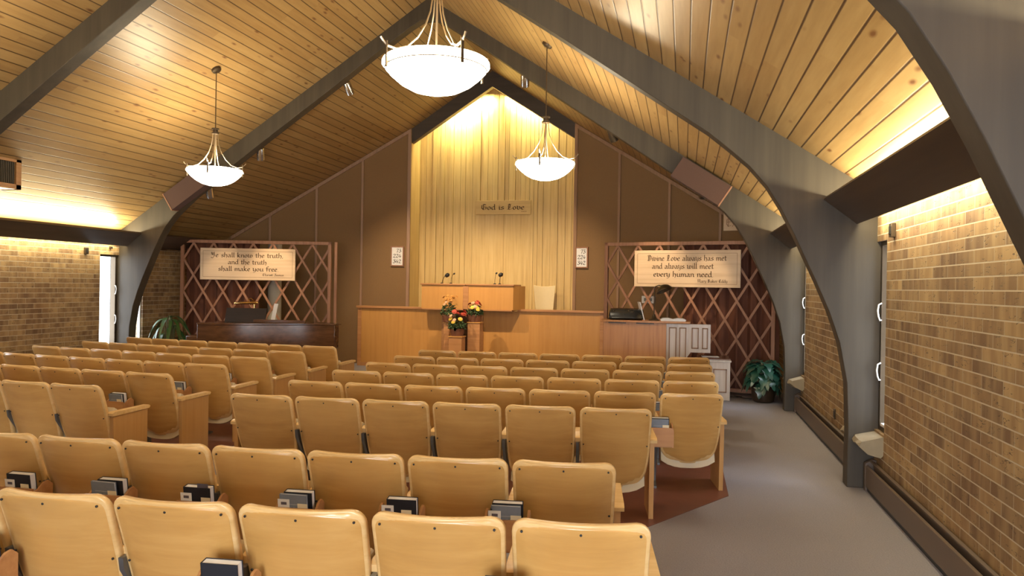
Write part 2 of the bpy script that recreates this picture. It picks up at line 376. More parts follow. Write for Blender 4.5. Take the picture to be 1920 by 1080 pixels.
# windows
wi = 0
for s, wd in ((1, .32), (-1, .43)):
    for a in ARCH:
        for y0, y1, jamb in ((a - wd, a, 1), (a + AT, a + AT + wd, 0)):
            wi += 1; X = lambda q: XC + s * (HW + q)
            fr = MB()
            xs = sorted((X(.03), X(.12)))
            fr.box(*xs, y0, y1, .52, .555).box(*xs, y0, y1, 2.095, 2.13)
            fr.box(*xs, (y1 - .05) if jamb else y0, y1 if jamb else y0 + .05, .555, 2.095)
            f = struct(fr.build('window_%d' % wi, 'bronze'), 'tall slit window beside the arch foot')
            sa = MB(); xs = sorted((X(.035), X(.08)))
            sa.box(*xs, y0 if jamb else y1 - .03, y0 + .03 if jamb else y1, .555, 2.095)
            sa.box(*xs, y0 + .03, y1 - .05, .555, .58)
            sa.build('lit_frame_edge', 'white', f, .003)  # white colour stands in for daylight on the frame edge
            MB().box(*sorted((X(.075), X(.08))), y0 + .01, y1 - .01, .54, 2.11).build('pane', 'glass', f)
            yh = y1 - .055 if jamb else y0 + .055
            for z in (1.02, 1.53):
                pth = [(X(.03), yh, z - .07), (X(.018), yh, z - .075), (X(.005), yh, z - .04), (X(-.002), yh, z + .01), (X(.006), yh, z + .06), (X(.03), yh, z + .075)]
                MB().tube(pth, .0065, 6).build('handle', 'white', f)
            # stone sill
            if True:
                zt = .50
                pr = [(X(.15), zt + .02), (X(-.01), zt), (X(-.16), zt - .045), (X(-.185), zt - .085), (X(-.12), zt - .135), (X(-.02), zt - .16), (X(.0), zt - .15)]
                m = MB(); rng = random.Random(wi); nseg = 4; rows = []
                for j in range(nseg + 1):
                    yy = y0 + .01 + (y1 - y0 - .02) * j / nseg
                    rows.append([(p[0] + (rng.uniform(-.01, .01) if 1 < q < 5 else 0), yy, p[1] + (rng.uniform(-.012, .012) if 1 < q < 6 else 0)) for q, p in enumerate(pr)])
                n = len(pr); vs = [p for r in rows for p in r]
                fs = [(j * n + q, j * n + (q + 1) % n, (j + 1) * n + (q + 1) % n, (j + 1) * n + q) for j in range(nseg) for q in range(n)] + [tuple(range(n)), tuple(range(nseg * n, nseg * n + n))]
                side = 'right' if s > 0 else 'left'; bi = ARCH.index(a)
                o = m.add(vs, fs).build('window_sill', 'stone', f, .0, smooth=False)

# ------------------------------------------------------------------ arches
INN = [(1.405, 0), (1.41, .5), (1.395, .9), (1.33, 1.25), (1.24, 1.52), (1.13, 1.78), (1.03, 2.0), (.94, 2.2), (.83, 2.42), (.71, 2.62), (.55, 2.81), (.37, 2.97), (.19, 3.12), (-.10, 3.32), (-.52, 3.61), (-1.23, 4.10), (-1.76, 4.46), (-2.28, 4.81), (-3.07, 5.36), (-3.69, 5.77), (-3.87, 5.86)]
inner = INN + [(2 * XC - x, z) for x, z in INN[::-1]]
outer = [(XC - HW - .2, 0), (XC - HW - .2, ceil(XC + HW + .2) + .02), (XC, ZR + .02), (XC + HW + .2, ceil(XC + HW + .2) + .02), (XC + HW + .2, 0)]
def arch_mesh(y0, y1):
    m = MB(); n = len(INN)
    O = []                                                  # outer point facing each inner one
    for i, (x, z) in enumerate(INN):
        if i == 0: O.append((XC + HW + .18, 0))
        elif z < 1.9: O.append((XC + HW + .18, z + (2.2 - 1.9) * z / 1.9))
        elif z < 2.25: O.append((XC + HW + .18 - .0, min(ceil(XC + HW + .18) + .02, 2.2 + (z - 1.9))))
        else: xx = x + .36; O.append((min(xx, XC + HW + .18), ceil(min(xx, XC + HW + .18)) + .02))
    O[-1] = (XC, ZR + .02); I = list(INN); I[-1] = (XC, 5.87)
    I = INN[:-1] + [(XC + .11, 5.865), (XC, 5.865)]; O = O[:-1] + [(XC + .2, ceil(XC + .2) + .02), (XC, ZR + .02)]
    I = I + [(2 * XC - x, z) for x, z in I[-2::-1]]; O = O + [(2 * XC - x, z) for x, z in O[-2::-1]]
    n = len(I)
    vs = [(x, y0, z) for x, z in I] + [(x, y0, z) for x, z in O] + [(x, y1, z) for x, z in I] + [(x, y1, z) for x, z in O]
    fs = []
    for i in range(n - 1):
        fs += [(i, i + 1, n + i + 1, n + i), (2 * n + i, 3 * n + i, 3 * n + i + 1, 2 * n + i + 1), (i, 2 * n + i, 2 * n + i + 1, i + 1), (n + i, n + i + 1, 3 * n + i + 1, 3 * n + i)]
    fs += [(0, n, 3 * n, 2 * n), (n - 1, 3 * n - 1, 4 * n - 1, 2 * n - 1)]
    return m.add(vs, fs)
al = ['dark stained laminated timber arch nearest the viewer, cut off by the top right corner',
      'dark stained timber arch between the nearest one and the pendant lamps, second in line',
      'dark stained timber arch farthest from the viewer, carrying the two brown speaker boxes']
for a, l in zip(ARCH, al):
    tag(arch_mesh(a, a + AT).build('timber_arch', 'arch', None, .006), l, 'arch', 'timber arches spanning the hall')
# valances: tilted dark boards hiding the cove tubes
for i, (a, b) in enumerate(BAYS):
    for s in (1, -1):
        P = [(XC + s * (1.18 - XC), 2.50), (XC + s * (1.455 - XC), 2.285), (XC + s * (1.475 - XC), 2.31), (XC + s * (1.205 - XC), 2.53)]
        o = MB().prism(P, a - .002, b + .002).build('light_valance', 'beam', None)
        sd = 'right' if s > 0 else 'left'
        wh = ['behind the nearest arch', 'between the two nearest arches', 'between the two farthest arches', 'beyond the farthest arch'][i]
        tag(o, 'dark brown cove light valance along the %s brick wall %s' % (sd, wh), 'light cove', 'cove light valances')
# gable beam over the plank recess
o = MB().prism([(XC - wo, ceil(XC - wo) - .0), (XC, ZR), (XC + wo, ceil(XC + wo)), (XC + wo, ceil(XC + wo) - .31), (XC, ZR - .33), (XC - wo, ceil(XC - wo) - .31)], 15.20, 15.34).build('gable_beam', 'gable')
tag(o, 'dark brown gable beam crossing above the plank wall behind the rostrum', 'beam')
# baseboard heaters
for i, (a, b) in enumerate([(2.9, 6.93), (7.2, 11.1), (11.4, 12.3)]):
    for s in (1, -1):
        X = lambda q: XC + s * (HW - q)
        sd = 'right' if s > 0 else 'left'
        r = thing('baseboard_heater', (0, 0, 0), 0, 'brown metal baseboard heater along the %s wall %s' % (sd, ['between the two nearest arches', 'between the two farthest arches', 'beyond the farthest arch'][i]), 'heater', 'baseboard heaters')
        MB().prism([(X(.002), .04), (X(.085), .04), (X(.085), .215), (X(.07), .225), (X(.07), .06), (X(.002), .06)], a, b).build('casing', 'heater', r, .003)
        MB().prism([(X(.002), .24), (X(.03), .262), (X(.05), .258), (X(.05), .25), (X(.03), .25), (X(.002), .07)], a, b).build('top_cover', 'heater', r)
        MB().box(*sorted((X(.07), X(.01))), a, b, 0, .04).build('plinth', 'dark', r)
        e = MB()
        for yy in (a - .02, b - .03): e.prism([(X(.0), .0), (X(.09), .0), (X(.09), .235), (X(.03), .268), (X(.0), .268)], yy, yy + .05)
        e.build('end_cap', 'heater', r, .004)

# ------------------------------------------------------------------ lettering with a broad pen
def hull(P):
    P = sorted(set(P))
    if len(P) < 3: return P
    def half(Q):
        h = []
        for p in Q:
            while len(h) > 1 and (h[-1][0] - h[-2][0]) * (p[1] - h[-2][1]) - (h[-1][1] - h[-2][1]) * (p[0] - h[-2][0]) <= 0: h.pop()
            h.append(p)
        return h[:-1]
    return half(P) + half(P[::-1])
GL = {
 'a': (.46, [[(.05, .46), (.17, .55), (.32, .48), (.32, .08), (.42, .0)], [(.32, .32), (.1, .26), (.05, .12), (.15, 0), (.32, .1)]]),
 'c': (.38, [[(.34, .45), (.2, .55), (.07, .44), (.07, .12), (.2, 0), (.34, .1)]]),
 'd': (.47, [[(.36, .98), (.36, .08), (.43, 0)], [(.36, .5), (.2, .55), (.07, .42), (.07, .12), (.2, 0), (.36, .1)]]),
 'e': (.40, [[(.08, .27), (.32, .36), (.31, .47), (.2, .55), (.07, .44), (.07, .12), (.2, 0), (.36, .1)]]),
 'f': (.34, [[(.36, .9), (.24, .97), (.14, .85), (.14, 0)], [(.02, .54), (.3, .54)]]),
 'h': (.48, [[(.09, .98), (.09, 0)], [(.09, .42), (.26, .55), (.38, .42), (.38, .1), (.30, -.14)]]),
 'i': (.24, [[(.04, .48), (.12, .55), (.12, .08), (.2, 0)], [(.1, .77), (.14, .81)]]),
 'k': (.46, [[(.09, .98), (.09, 0)], [(.09, .3), (.26, .55), (.34, .46), (.12, .3), (.32, .06), (.4, 0)]]),
 'l': (.22, [[(.1, .98), (.1, .08), (.19, 0)]]),
 'm': (.70, [[(.03, .48), (.1, .55), (.1, 0)], [(.1, .44), (.24, .55), (.34, .44), (.34, 0)], [(.34, .44), (.48, .55), (.58, .44), (.58, .08), (.66, 0)]]),
 'n': (.48, [[(.03, .48), (.1, .55), (.1, 0)], [(.1, .42), (.26, .55), (.37, .44), (.37, .08), (.45, 0)]]),
 'o': (.44, [[(.2, .55), (.07, .43), (.07, .12), (.2, 0), (.35, .12), (.35, .43), (.2, .55)]]),
 'r': (.34, [[(.03, .48), (.1, .55), (.1, .06), (.17, 0)], [(.1, .42), (.22, .55), (.32, .5)]]),
 's': (.38, [[(.33, .48), (.2, .55), (.08, .44), (.12, .33), (.3, .22), (.33, .1), (.2, 0), (.05, .08)]]),
 't': (.32, [[(.13, .78), (.13, .1), (.2, 0), (.3, .08)], [(.02, .55), (.28, .55)]]),
 'u': (.48, [[(.03, .5), (.1, .55), (.1, .1), (.2, 0), (.37, .12)], [(.37, .55), (.37, .08), (.45, 0)]]),
 'v': (.44, [[(.03, .62), (.1, .55), (.1, .1), (.2, 0), (.36, .12), (.36, .42), (.26, .55)]]),
 'w': (.66, [[(.03, .62), (.1, .55), (.1, .1), (.2, 0), (.33, .12)], [(.33, .55), (.33, .1), (.43, 0), (.57, .12), (.57, .42), (.48, .55)]]),
 'y': (.46, [[(.03, .6), (.1, .55), (.1, .12), (.2, .02), (.37, .14)], [(.37, .55), (.37, -.02), (.26, -.22), (.08, -.26)]]),
 '.': (.2, [[(.08, .0), (.11, .03)]]), ',': (.2, [[(.1, .04), (.06, -.1)]]), ' ': (.3, []),
 'B': (.6, [[(.14, .95), (.14, .05)], [(.02, .9), (.3, 1.0), (.46, .84), (.36, .58), (.14, .52)], [(.36, .55), (.5, .36), (.46, .1), (.26, 0), (.04, .06)], [(.24, .9), (.24, .1)]]),
 'C': (.6, [[(.5, .86), (.3, 1.0), (.1, .8), (.08, .3), (.26, 0), (.5, .14)], [(.3, .94), (.3, .1)]]),
 'D': (.64, [[(.02, .86), (.14, .95), (.36, .98), (.54, .76), (.54, .22), (.32, 0), (.06, .06)], [(.18, .88), (.18, .1)], [(.32, .86), (.32, .16)]]),
 'E': (.58, [[(.5, .84), (.3, 1.0), (.1, .82), (.08, .3), (.24, 0), (.5, .14)], [(.26, .92), (.26, .1)], [(.12, .5), (.44, .54)]]),
 'G': (.66, [[(.52, .86), (.3, 1.0), (.1, .8), (.08, .3), (.28, 0), (.54, .12), (.54, .5), (.38, .52)], [(.28, .94), (.28, .14)]]),
 'J': (.5, [[(.06, .9), (.26, .98), (.46, .9)], [(.34, .94), (.34, .2), (.2, -.06), (.04, .06)], [(.2, .6), (.34, .56)]]),
 'L': (.6, [[(.08, .84), (.24, 1.0), (.36, .86), (.46, .96)], [(.24, .96), (.16, .6), (.2, .14), (.04, .02)], [(.1, .1), (.3, .02), (.54, .12)], [(.34, .8), (.3, .3)]]),
 'M': (.86, [[(.03, .86), (.16, .98), (.2, .1), (.08, 0)], [(.2, .86), (.38, 1.0), (.44, .84), (.44, .05)], [(.44, .86), (.62, 1.0), (.7, .82), (.7, .1), (.82, .0)]]),
 'S': (.6, [[(.5, .84), (.3, 1.0), (.1, .8), (.2, .56), (.44, .42), (.5, .2), (.3, 0), (.06, .12)]]),
 'Y': (.62, [[(.04, .92), (.14, .98), (.14, .6), (.26, .44), (.46, .56)], [(.46, 1.0), (.46, .2), (.28, -.2), (.04, -.1)], [(.28, .92), (.28, .5)]]),
 'U': (.6, [[(.1, 1), (.1, .2), (.25, 0), (.4, .0), (.5, .2), (.5, 1)]]), 'P': (.56, [[(.1, 0), (.1, 1), (.36, 1), (.48, .82), (.48, .62), (.36, .46), (.1, .46)]]),
 'N': (.64, [[(.1, 0), (.1, 1), (.52, 0), (.52, 1)]]), 'T': (.56, [[(.02, 1), (.52, 1)], [(.27, 1), (.27, 0)]]),
 '2': (.52, [[(.08, .72), (.2, .96), (.4, .94), (.44, .7), (.26, .4), (.04, .06), (.2, .12), (.36, .0), (.48, .12)]]),
 '3': (.5, [[(.1, .9), (.46, .94), (.22, .58), (.42, .48), (.42, .16), (.22, 0), (.04, .14)]]),
 '4': (.52, [[(.3, .96), (.04, .34), (.48, .36)], [(.4, .62), (.3, 0)]]),
 '7': (.48, [[(.08, .84), (.14, .94), (.46, .92), (.26, .45), (.16, 0)]]),
}
GL['X'] = (.56, [[(.06, 1), (.5, 0)], [(.06, 0), (.5, 1)]]); GL['I'] = (.26, [[(.12, 0), (.12, 1)]])
SANS = {'L': (.5, [[(.1, 1), (.1, 0), (.48, 0)]]), 'M': (.76, [[(.1, 0), (.1, 1), (.38, .3), (.66, 1), (.66, 0)]]), 'E': (.54, [[(.5, 1), (.1, 1), (.1, 0), (.5, 0)], [(.1, .52), (.42, .52)]]),
        'S': (.54, [[(.48, .86), (.3, 1), (.12, .88), (.12, .64), (.42, .4), (.46, .16), (.3, 0), (.08, .12)]]), 'C': GL['C'], 'I': (.24, [[(.12, 0), (.12, 1)]]), 'X': (.56, [[(.06, 1), (.5, 0)], [(.06, 0), (.5, 1)]])}
def text_mb(lines, nib=.1, ang=40, thin=.3, tab=None):
    """lines: (string, x_left, x_right, baseline z, height) in board coordinates; faces point to -y"""
    m = MB(); ca, sa = cos(radians(ang)), sin(radians(ang))
    pen = [(nib * (cos(q) * ca - thin * sin(q) * sa), nib * (cos(q) * sa + thin * sin(q) * ca)) for q in [2 * pi * k / 8 for k in range(8)]]
    pen = [(x * .5, z * .5) for x, z in pen]
    for st, xl, xr, zb, h in lines:
        gls = [(tab or {}).get(ch) or GL[ch] for ch in st]
        tot = sum(g[0] for g in gls); kx = (xr - xl) / tot; x = xl
        for w_, strokes in gls:
            for pl in strokes:
                for p, q in zip(pl, pl[1:]):
                    H_ = hull([(round(x + (c[0] + e[0]) * kx, 5), round(zb + (c[1] + e[1]) * h, 5)) for c in (p, q) for e in pen])
                    if len(H_) > 2: m.add([(a, 0, b) for a, b in H_], [tuple(range(len(H_)))])
            x += w_ * kx
    return m
def put_text(lines, parent, y, mat, tab=None, **kw):
    for st, xl, xr, zb, h in lines:                          # every word its own mesh
        wd = [((tab or {}).get(ch) or GL[ch])[0] for ch in st]; k = (xr - xl) / sum(wd); i = 0
        for word in st.split(' '):
            x0 = xl + k * sum(wd[:i]); x1 = x0 + k * sum(wd[i:i + len(word)]); i += len(word) + 1
            me = text_mb([(word, x0, x1, zb, h)], tab=tab, **kw)
            mm = bpy.data.meshes.new('lettering'); mm.from_pydata(me.v, [], me.f); mm.materials.append(MT[mat])
            link('lettering', mm, parent).location = (0, y, 0)

def board(name, x, z, y, w, h, rot, mat, label, lines, inkmat='ink', border=True, cat='sign', frame=None, nib=.125, thin=.3):
    r = thing(name, (x, y, z), rot, label, cat)
    MB().box(-w / 2, w / 2, -.02, .012, -h / 2, h / 2).build('panel', mat, r, .004)
    if border:
        b = MB(); e = .075 * h * 1.2; t_ = .006
        for s in (1, -1):
            b.box(-w / 2 + e, w / 2 - e, -.0215, -.0195, s * (h / 2 - e) - t_ / 2, s * (h / 2 - e) + t_ / 2)
            b.box(s * (w / 2 - e) - t_ / 2, s * (w / 2 - e) + t_ / 2, -.0215, -.0195, -h / 2 + e, h / 2 - e)
        b.build('border_line', 'trim', r)
    L = [(s_, (a - .5) * w, (b - .5) * w, (.5 - c) * h, k * h) for s_, a, b, c, k in lines]
    put_text(L, r, -.0225, inkmat, nib=nib, thin=thin)
    return r
rot = atan(WING); LO = 1.7
def lat_y(x, o=0.): return wing_y(x, LO + o)
xs_ = -8.08
board('quotation_sign', xs_, 2.035, lat_y(xs_, .07), 1.78, .60, rot, 'sign', 'wide cream sign hung on the left lattice, reading Ye shall know the truth',
      [('Ye shall know the truth,', .11, .875, .285, .155), ('and the truth', .29, .70, .50, .155), ('shall make you free.', .19, .83, .715, .155), ('Christ Jesus', .655, .88, .86, .075)])
xs_ = .03
board('quotation_sign', xs_, 2.035, lat_y(xs_, .07), 1.78, .615, -rot, 'sign', 'wide cream sign hung on the right lattice, reading Divine Love always has met',
      [('Divine Love always has met', .128, .876, .285, .155), ('and always will meet', .175, .76, .50, .155), ('every human need.', .19, .76, .72, .155), ('Mary Baker Eddy', .61, .885, .87, .085)])
board('carved_sign', -3.82, 3.39, yw - .075, 1.22, .30, 0, 'sign_front', 'carved wooden sign high on the plank wall, reading God is Love',
      [('God is Love', .10, .89, .66, .40), ('oeo', .83, .93, .83, .09)], border=False)
for x, sd in ((-5.99, 'left'), (-2.02, 'right')):
    a = rot if sd == 'left' else -rot
    r = board('hymn_board', x, 2.30, wing_y(x) - .02, .25, .40, a, 'paper', 'small white hymn number board on the brown wall %s of the plank wall' % sd,
          [('73', .42, .84, .30, .20), ('224', .14, .84, .58, .20), ('342', .14, .84, .87, .20)], 'black_ink', False, 'hymn board', nib=.16, thin=.35)
    f = MB()
    for s in (1, -1):
        f.box(-.14, .14, -.028, .012, s * .2 - .012, s * .2 + .012); f.box(s * .125 - .012, s * .125 + .012, -.028, .012, -.2, .2)
    f.build('frame', 'lattice', r)
r = board('exit_sign', .92, 2.97, wing_y(.92) - .02, .46, .38, -rot, 'sign', 'pale framed sign above the right lattice, half hidden by the farthest arch', [('EXI', .10, .66, .80, .42)], 'trim', False, 'sign', nib=.10, thin=.5)

# ------------------------------------------------------------------ lattice screens, curtains
def lattice(xa, xb, a, label):
    """screen from xa to xb (left to right) on the wing line"""
    L = abs(xb - xa) * sqrt(1 + WING * WING); z1 = 2.49
    r = thing('lattice_screen', (xa, lat_y(xa), 0), a, label, 'screen')
    fr = MB().box(0, L, -.035, .035, z1 - .06, z1).box(0, L, -.035, .035, .04, .10)
    fr.box(0, .06, -.035, .035, 0, z1).box(L - .06, L, -.035, .035, 0, z1)
    if label.startswith('left'): fr.box(L + .06, L + .11, -.02, .03, 0, z1)
    fr.build('frame', 'lattice', r, .004)
    W_, Hh = .372, .615; x0, z0 = .05, z1 - .05; k = Hh / W_
    for sg, nm in ((1, 'slat'), (-1, 'slat')):
        j = -12
        while j < 22:
            # line: z = z0 - k*sg*(x - xs)
            xs = x0 + W_ * (j + .5); j += 1
            pts = []
            for x in (x0 - .0, L - .04): pts.append((x, z0 - k * sg * (x - xs)))
            (xA, zA), (xB, zB) = pts
            lo, hi = .08, z0
            def clip(t0, t1):
                return t0, t1
            t0, t1 = 0., 1.
            dz = zB - zA
            ta, tb = sorted(((lo - zA) / dz, (hi - zA) / dz)); t0, t1 = max(t0, ta), min(t1, tb)
            if t1 - t0 < .01: continue
            p = (xA + (xB - xA) * t0, zA + dz * t0); q = (xA + (xB - xA) * t1, zA + dz * t1)
            d = Vector((q[0] - p[0], q[1] - p[1])).normalized(); n = Vector((-d.y, d.x)) * .019
            yy = -.026 if sg > 0 else .001
            MB().prism([(p[0] + n.x, p[1] + n.y), (q[0] + n.x, q[1] + n.y), (q[0] - n.x, q[1] - n.y), (p[0] - n.x, p[1] - n.y)], yy, yy + .025).build(nm, 'lattice', r)
    return r
lattice(-9.33, -6.60, rot, 'left reddish wooden lattice screen behind the piano')
lattice(-1.36, 1.42, -rot, 'right reddish wooden lattice screen behind the organ console')
def curtain(xa, xb, a, o, label):
    r = tag(bpy.data.objects.new('tmp', None), None); bpy.data.objects.remove(r)
    L = abs(xb - xa) * sqrt(1 + WING * WING); n = int(L / .02); vs = []; fs = []
    for i in range(n + 1):
        x = L * i / n; y = .045 * sin(x * 2 * pi / .24 + .6 * sin(x * 3.1)) + .012 * sin(x * 61)
        for yy in (y, y + .012): vs += [(x, yy, .06), (x, yy, 2.46)]
        if i: b = 4 * i; fs += [(b - 4, b - 3, b + 1, b), (b - 2, b, b, b - 1)][:1] + [(b - 2, b + 2, b + 3, b - 1), (b - 3, b - 1, b + 3, b + 1), (b - 4, b, b + 2, b - 2)]
    fs += [(0, 2, 3, 1), (4 * n, 4 * n + 1, 4 * n + 3, 4 * n + 2)]
    o_ = MB().add(vs, fs).build('curtain', 'curtain', None, 0, (xa, lat_y(xa, -o), 0), a)
    return tag(o_, label, 'curtain')
curtain(-9.35, -8.0, rot, .2, 'rust brown pleated curtain hanging behind the left lattice screen')
curtain(.0, 1.5, -rot, .2, 'rust brown pleated curtain hanging behind the right lattice screen')
o = MB().lathe([(.13, 0), (.13, 2.5)], 24).build('column', 'plaster', None, 0, (-7.86, 13.35, 0))
tag(o, 'pale round column standing behind the left lattice screen', 'column')
r = thing('wall_switch', (-.66, wing_y(-.66) - .004, 1.48), -rot, 'small white control box on the wall behind the right lattice', 'switch')
MB().box(-.13, .13, -.04, .0, -.07, .07).build('box', 'paper', r, .006); MB().box(-.08, .08, -.048, -.04, -.03, .03).build('dial', 'steel', r)

# ------------------------------------------------------------------ theatre seats
ROW_Y = {1: 2.47, 2: 3.42, 3: 5.15, 4: 6.02, 5: 6.88, 6: 7.70, 7: 8.53, 8: 9.40}
CUR = .0195; XA = -3.85
def row_y(r, x): return ROW_Y[r] + CUR * (x - XA) ** 2
def row_rot(x): return atan(2 * CUR * (x - XA))
ZT, ZB, LEAN = .83, .215, .20
def hw(z):
    v = (ZT - z) / (ZT - ZB); w = .260 - .012 * v - .045 * max(0, v - .5) ** 2 * 4
    rt, rb = .055, .13
    if z > ZT - rt: q = (z - (ZT - rt)) / rt; w -= rt * (1 - sqrt(max(0, 1 - q * q)))
    if z < ZB + rb: q = ((ZB + rb) - z) / rb; w -= .12 * (1 - sqrt(max(0, 1 - q * q)))
    return w
def yb_(z, u): v = (ZT - z) / (ZT - ZB); return .215 * v ** .9 * .95 + .038 * u * u
ZS = [ZT - .055 * (1 - cos(k * pi / 2 / 5)) for k in range(5)] + [ZT - .055 - (ZT - .055 - ZB - .13) * k / 7 for k in range(8)] + [ZB + .13 * (1 - sin(k * pi / 2 / 6)) for k in range(1, 7)]
NU = 12
def shell(inset, y0, y1, edge):
    """curved plywood slab; rings step round the rim"""
    m = MB(); zc_ = (ZT + ZB) / 2
    def grid(ins, dy):
        out = []
        for z in ZS:
            zz = zc_ + (z - zc_) * (1 - ins / ((ZT - ZB) / 2)); w = max(.004, hw(z) - ins)
            out.append([(w * (2 * k / NU - 1), yb_(zz, 2 * k / NU - 1) + dy, zz) for k in range(NU + 1)])
        return out
    R = [grid(inset + i, d) for i, d in edge]
    nr, nc = len(ZS), NU + 1
    loopi = [(0, c) for c in range(nc)] + [(r_, nc - 1) for r_ in range(1, nr)] + [(nr - 1, c) for c in range(nc - 2, -1, -1)] + [(r_, 0) for r_ in range(nr - 2, 0, -1)]
    for gi in (0, len(R) - 1):
        G = R[gi]; m.add([p for row in G for p in row], [((a) * nc + b, (a) * nc + b + 1, (a + 1) * nc + b + 1, (a + 1) * nc + b) for a in range(nr - 1) for b in range(nc - 1)])
    for i in range(len(R) - 1):
        A = [R[i][a][b] for a, b in loopi]; B = [R[i + 1][a][b] for a, b in loopi]; n = len(A)
        m.add(A + B, [(k, (k + 1) % n, n + (k + 1) % n, n + k) for k in range(n)])
    bm_v = m
    return m
def weld(me):
    bm = bmesh.new(); bm.from_mesh(me); bmesh.ops.remove_doubles(bm, verts=bm.verts, dist=.0004); bmesh.ops.recalc_face_normals(bm, faces=bm.faces); bm.to_mesh(me); bm.free()
    me.polygons.foreach_set('use_smooth', [True] * len(me.polygons)); me.set_sharp_from_angle(angle=radians(50)); return me
CH = {}
CH['backrest'] = weld(shell(0, 0, 0, [(.013, 0), (.006, .0012), (.0018, .006), (0, .013), (0, .03), (.004, .037), (.012, .04)]).mesh('backrest', 'maple_edge'))
CH['back_panel'] = weld(shell(.0165, 0, 0, [(.0025, -.0035), (0, -.0015), (0, .006)]).mesh('back_panel', 'maple'))
scr = []
for u_, z in ((-.86, .785), (0, .79), (.86, .785), (-.9, .545), (.9, .545)):
    w_ = hw(.6) * u_; m = MB(); m.T = Matrix.Translation((w_, yb_(z, u_) - .006, z)) @ Matrix.Rotation(pi / 2, 4, 'X')
    m.lathe([(.0052, -.004), (.0052, .0), (.003, .002)], 8); scr.append(m.mesh('screw', 'dark'))
# tipped-up seat pan, cream underside edge showing below the back
m = MB(); pts = [(.20, .175), (.235, .165), (.27, .18), (.285, .25), (.26, .60), (.225, .62), (.205, .58), (.232, .28)]
n = 9; vs = []; fs = []
for k in range(n):
    u_ = 2 * k / (n - 1) - 1; wx = .225 * u_; lift = .06 * abs(u_) ** 3
    vs += [(wx, y + .02, z + lift * max(0, 1 - (z - .165) / .3)) for y, z in pts]
q = len(pts)
for k in range(n - 1): fs += [(k * q + j, k * q + (j + 1) % q, (k + 1) * q + (j + 1) % q, (k + 1) * q + j) for j in range(q)]
fs += [tuple(range(q)), tuple(range((n - 1) * q, n * q))]
CH['seat'] = m.add(vs, fs).mesh('seat', 'seat')
CH['standard'] = MB().prism([(.19, 0), (.52, 0), (.52, .02), (.40, .05), (.37, .35), (.42, .555), (.12, .555), (.13, .50), (.24, .34), (.26, .05), (.19, .02)], -.011, .011, 'x').mesh('standard', 'steel')
CH['armrest'] = MB().prism([(.165, .555), (.47, .575), (.485, .59), (.475, .605), (.19, .60), (.16, .585)], -.024, .024, 'x').mesh('armrest', 'maple_edge')
CH['end_panel'] = MB().prism([(.19, 0), (.56, 0), (.56, .565), (.17, .565)], -.017, .017, 'x').mesh('end_panel', 'maple_panel')
CH['end_arm'] = MB().prism([(.15, .565), (.56, .575), (.575, .59), (.56, .603), (.17, .598), (.145, .585)], -.03, .03, 'x').mesh('armrest', 'maple_edge')
rk = MB().box(-.105, .105, -.065, -.053, .41, .56).box(-.105, .105, -.053, .05, .40, .412)
for s in (1, -1): rk.prism([(-.065, .40), (.07, .40), (.07, .56), (.04, .585), (.01, .58), (-.03, .55), (-.065, .545)], s * .105 - .006, s * .105 + .006, 'x')
CH['book_rack'] = rk.mesh('book_rack', 'rack')

ORD = ['first', 'second', 'third', 'fourth', 'fifth', 'sixth', 'seventh', 'eighth']
def chair(row, x, first, last, label, group, near, rack):
    r = thing('theatre_seat', (x, row_y(row, x), 0.004), row_rot(x), label, 'seat', group)
    link('backrest', CH['backrest'], r); link('back_panel', CH['back_panel'], r); link('seat', CH['seat'], r)
    if near:
        for m in scr: link('screw', m, r)
    # right side: shared standard or end panel
    if first:
        link('end_panel', CH['end_panel'], r).location.x = .272; link('armrest', CH['end_arm'], r).location.x = .276
    else:
        link('standard', CH['standard'], r).location.x = .2725; link('armrest', CH['armrest'], r).location.x = .2725
    if last:
        link('end_panel', CH['end_panel'], r).location.x = -.272; link('armrest', CH['end_arm'], r).location.x = -.276
    if rack:
        o = link('book_rack', CH['book_rack'], r); o.location = (-.2725, 0, 0)
    return r

# books
def book(M, w, h, th, mat, label, spiral=False, text=False, group=None):
    r = thing('hymn_book', (0, 0, 0), 0, label, 'book', group); r.matrix_world = M
    c = MB().box(-w / 2, w / 2, 0, .003, 0, h).box(-w / 2, w / 2, th - .003, th, 0, h).box(-w / 2, -w / 2 + .003, 0, th, 0, h)
    c.build('cover', mat, r)
    MB().box(-w / 2 + .003, w / 2 - .004, .003, th - .003, .002, h - .003).build('pages', 'paper', r)
    if spiral:
        m = MB()
        for k in range(14): m.box(-w / 2 - .004, -w / 2 + .006, -.003, th + .003, .02 + k * (h - .04) / 13, .024 + k * (h - .04) / 13)
        m.build('spiral_binding', 'dark', r)
    if text:
        put_text([('SUPPLEMENT', -w * .36, w * .38, h * .63, .013)], r, -.0008, 'cover_text', nib=.14, thin=.8, tab=SANS)
        b = MB().box(-w * .34, w * .36, -.0006, 0, h * .76, h * .77); b.build('title_rule', 'cover_text', r)
    return r
def card(M, w, h, mat, label, pic=False):
    r = thing('card', (0, 0, 0), 0, label, 'card'); r.matrix_world = M
    MB().box(-w / 2, w / 2, 0, .0015, 0, h).build('sheet', mat, r)
    if pic: MB().box(-w * .22, w * .26, -.0008, 0, h * .68, h * .84).build('print', 'picture', r)
    return r
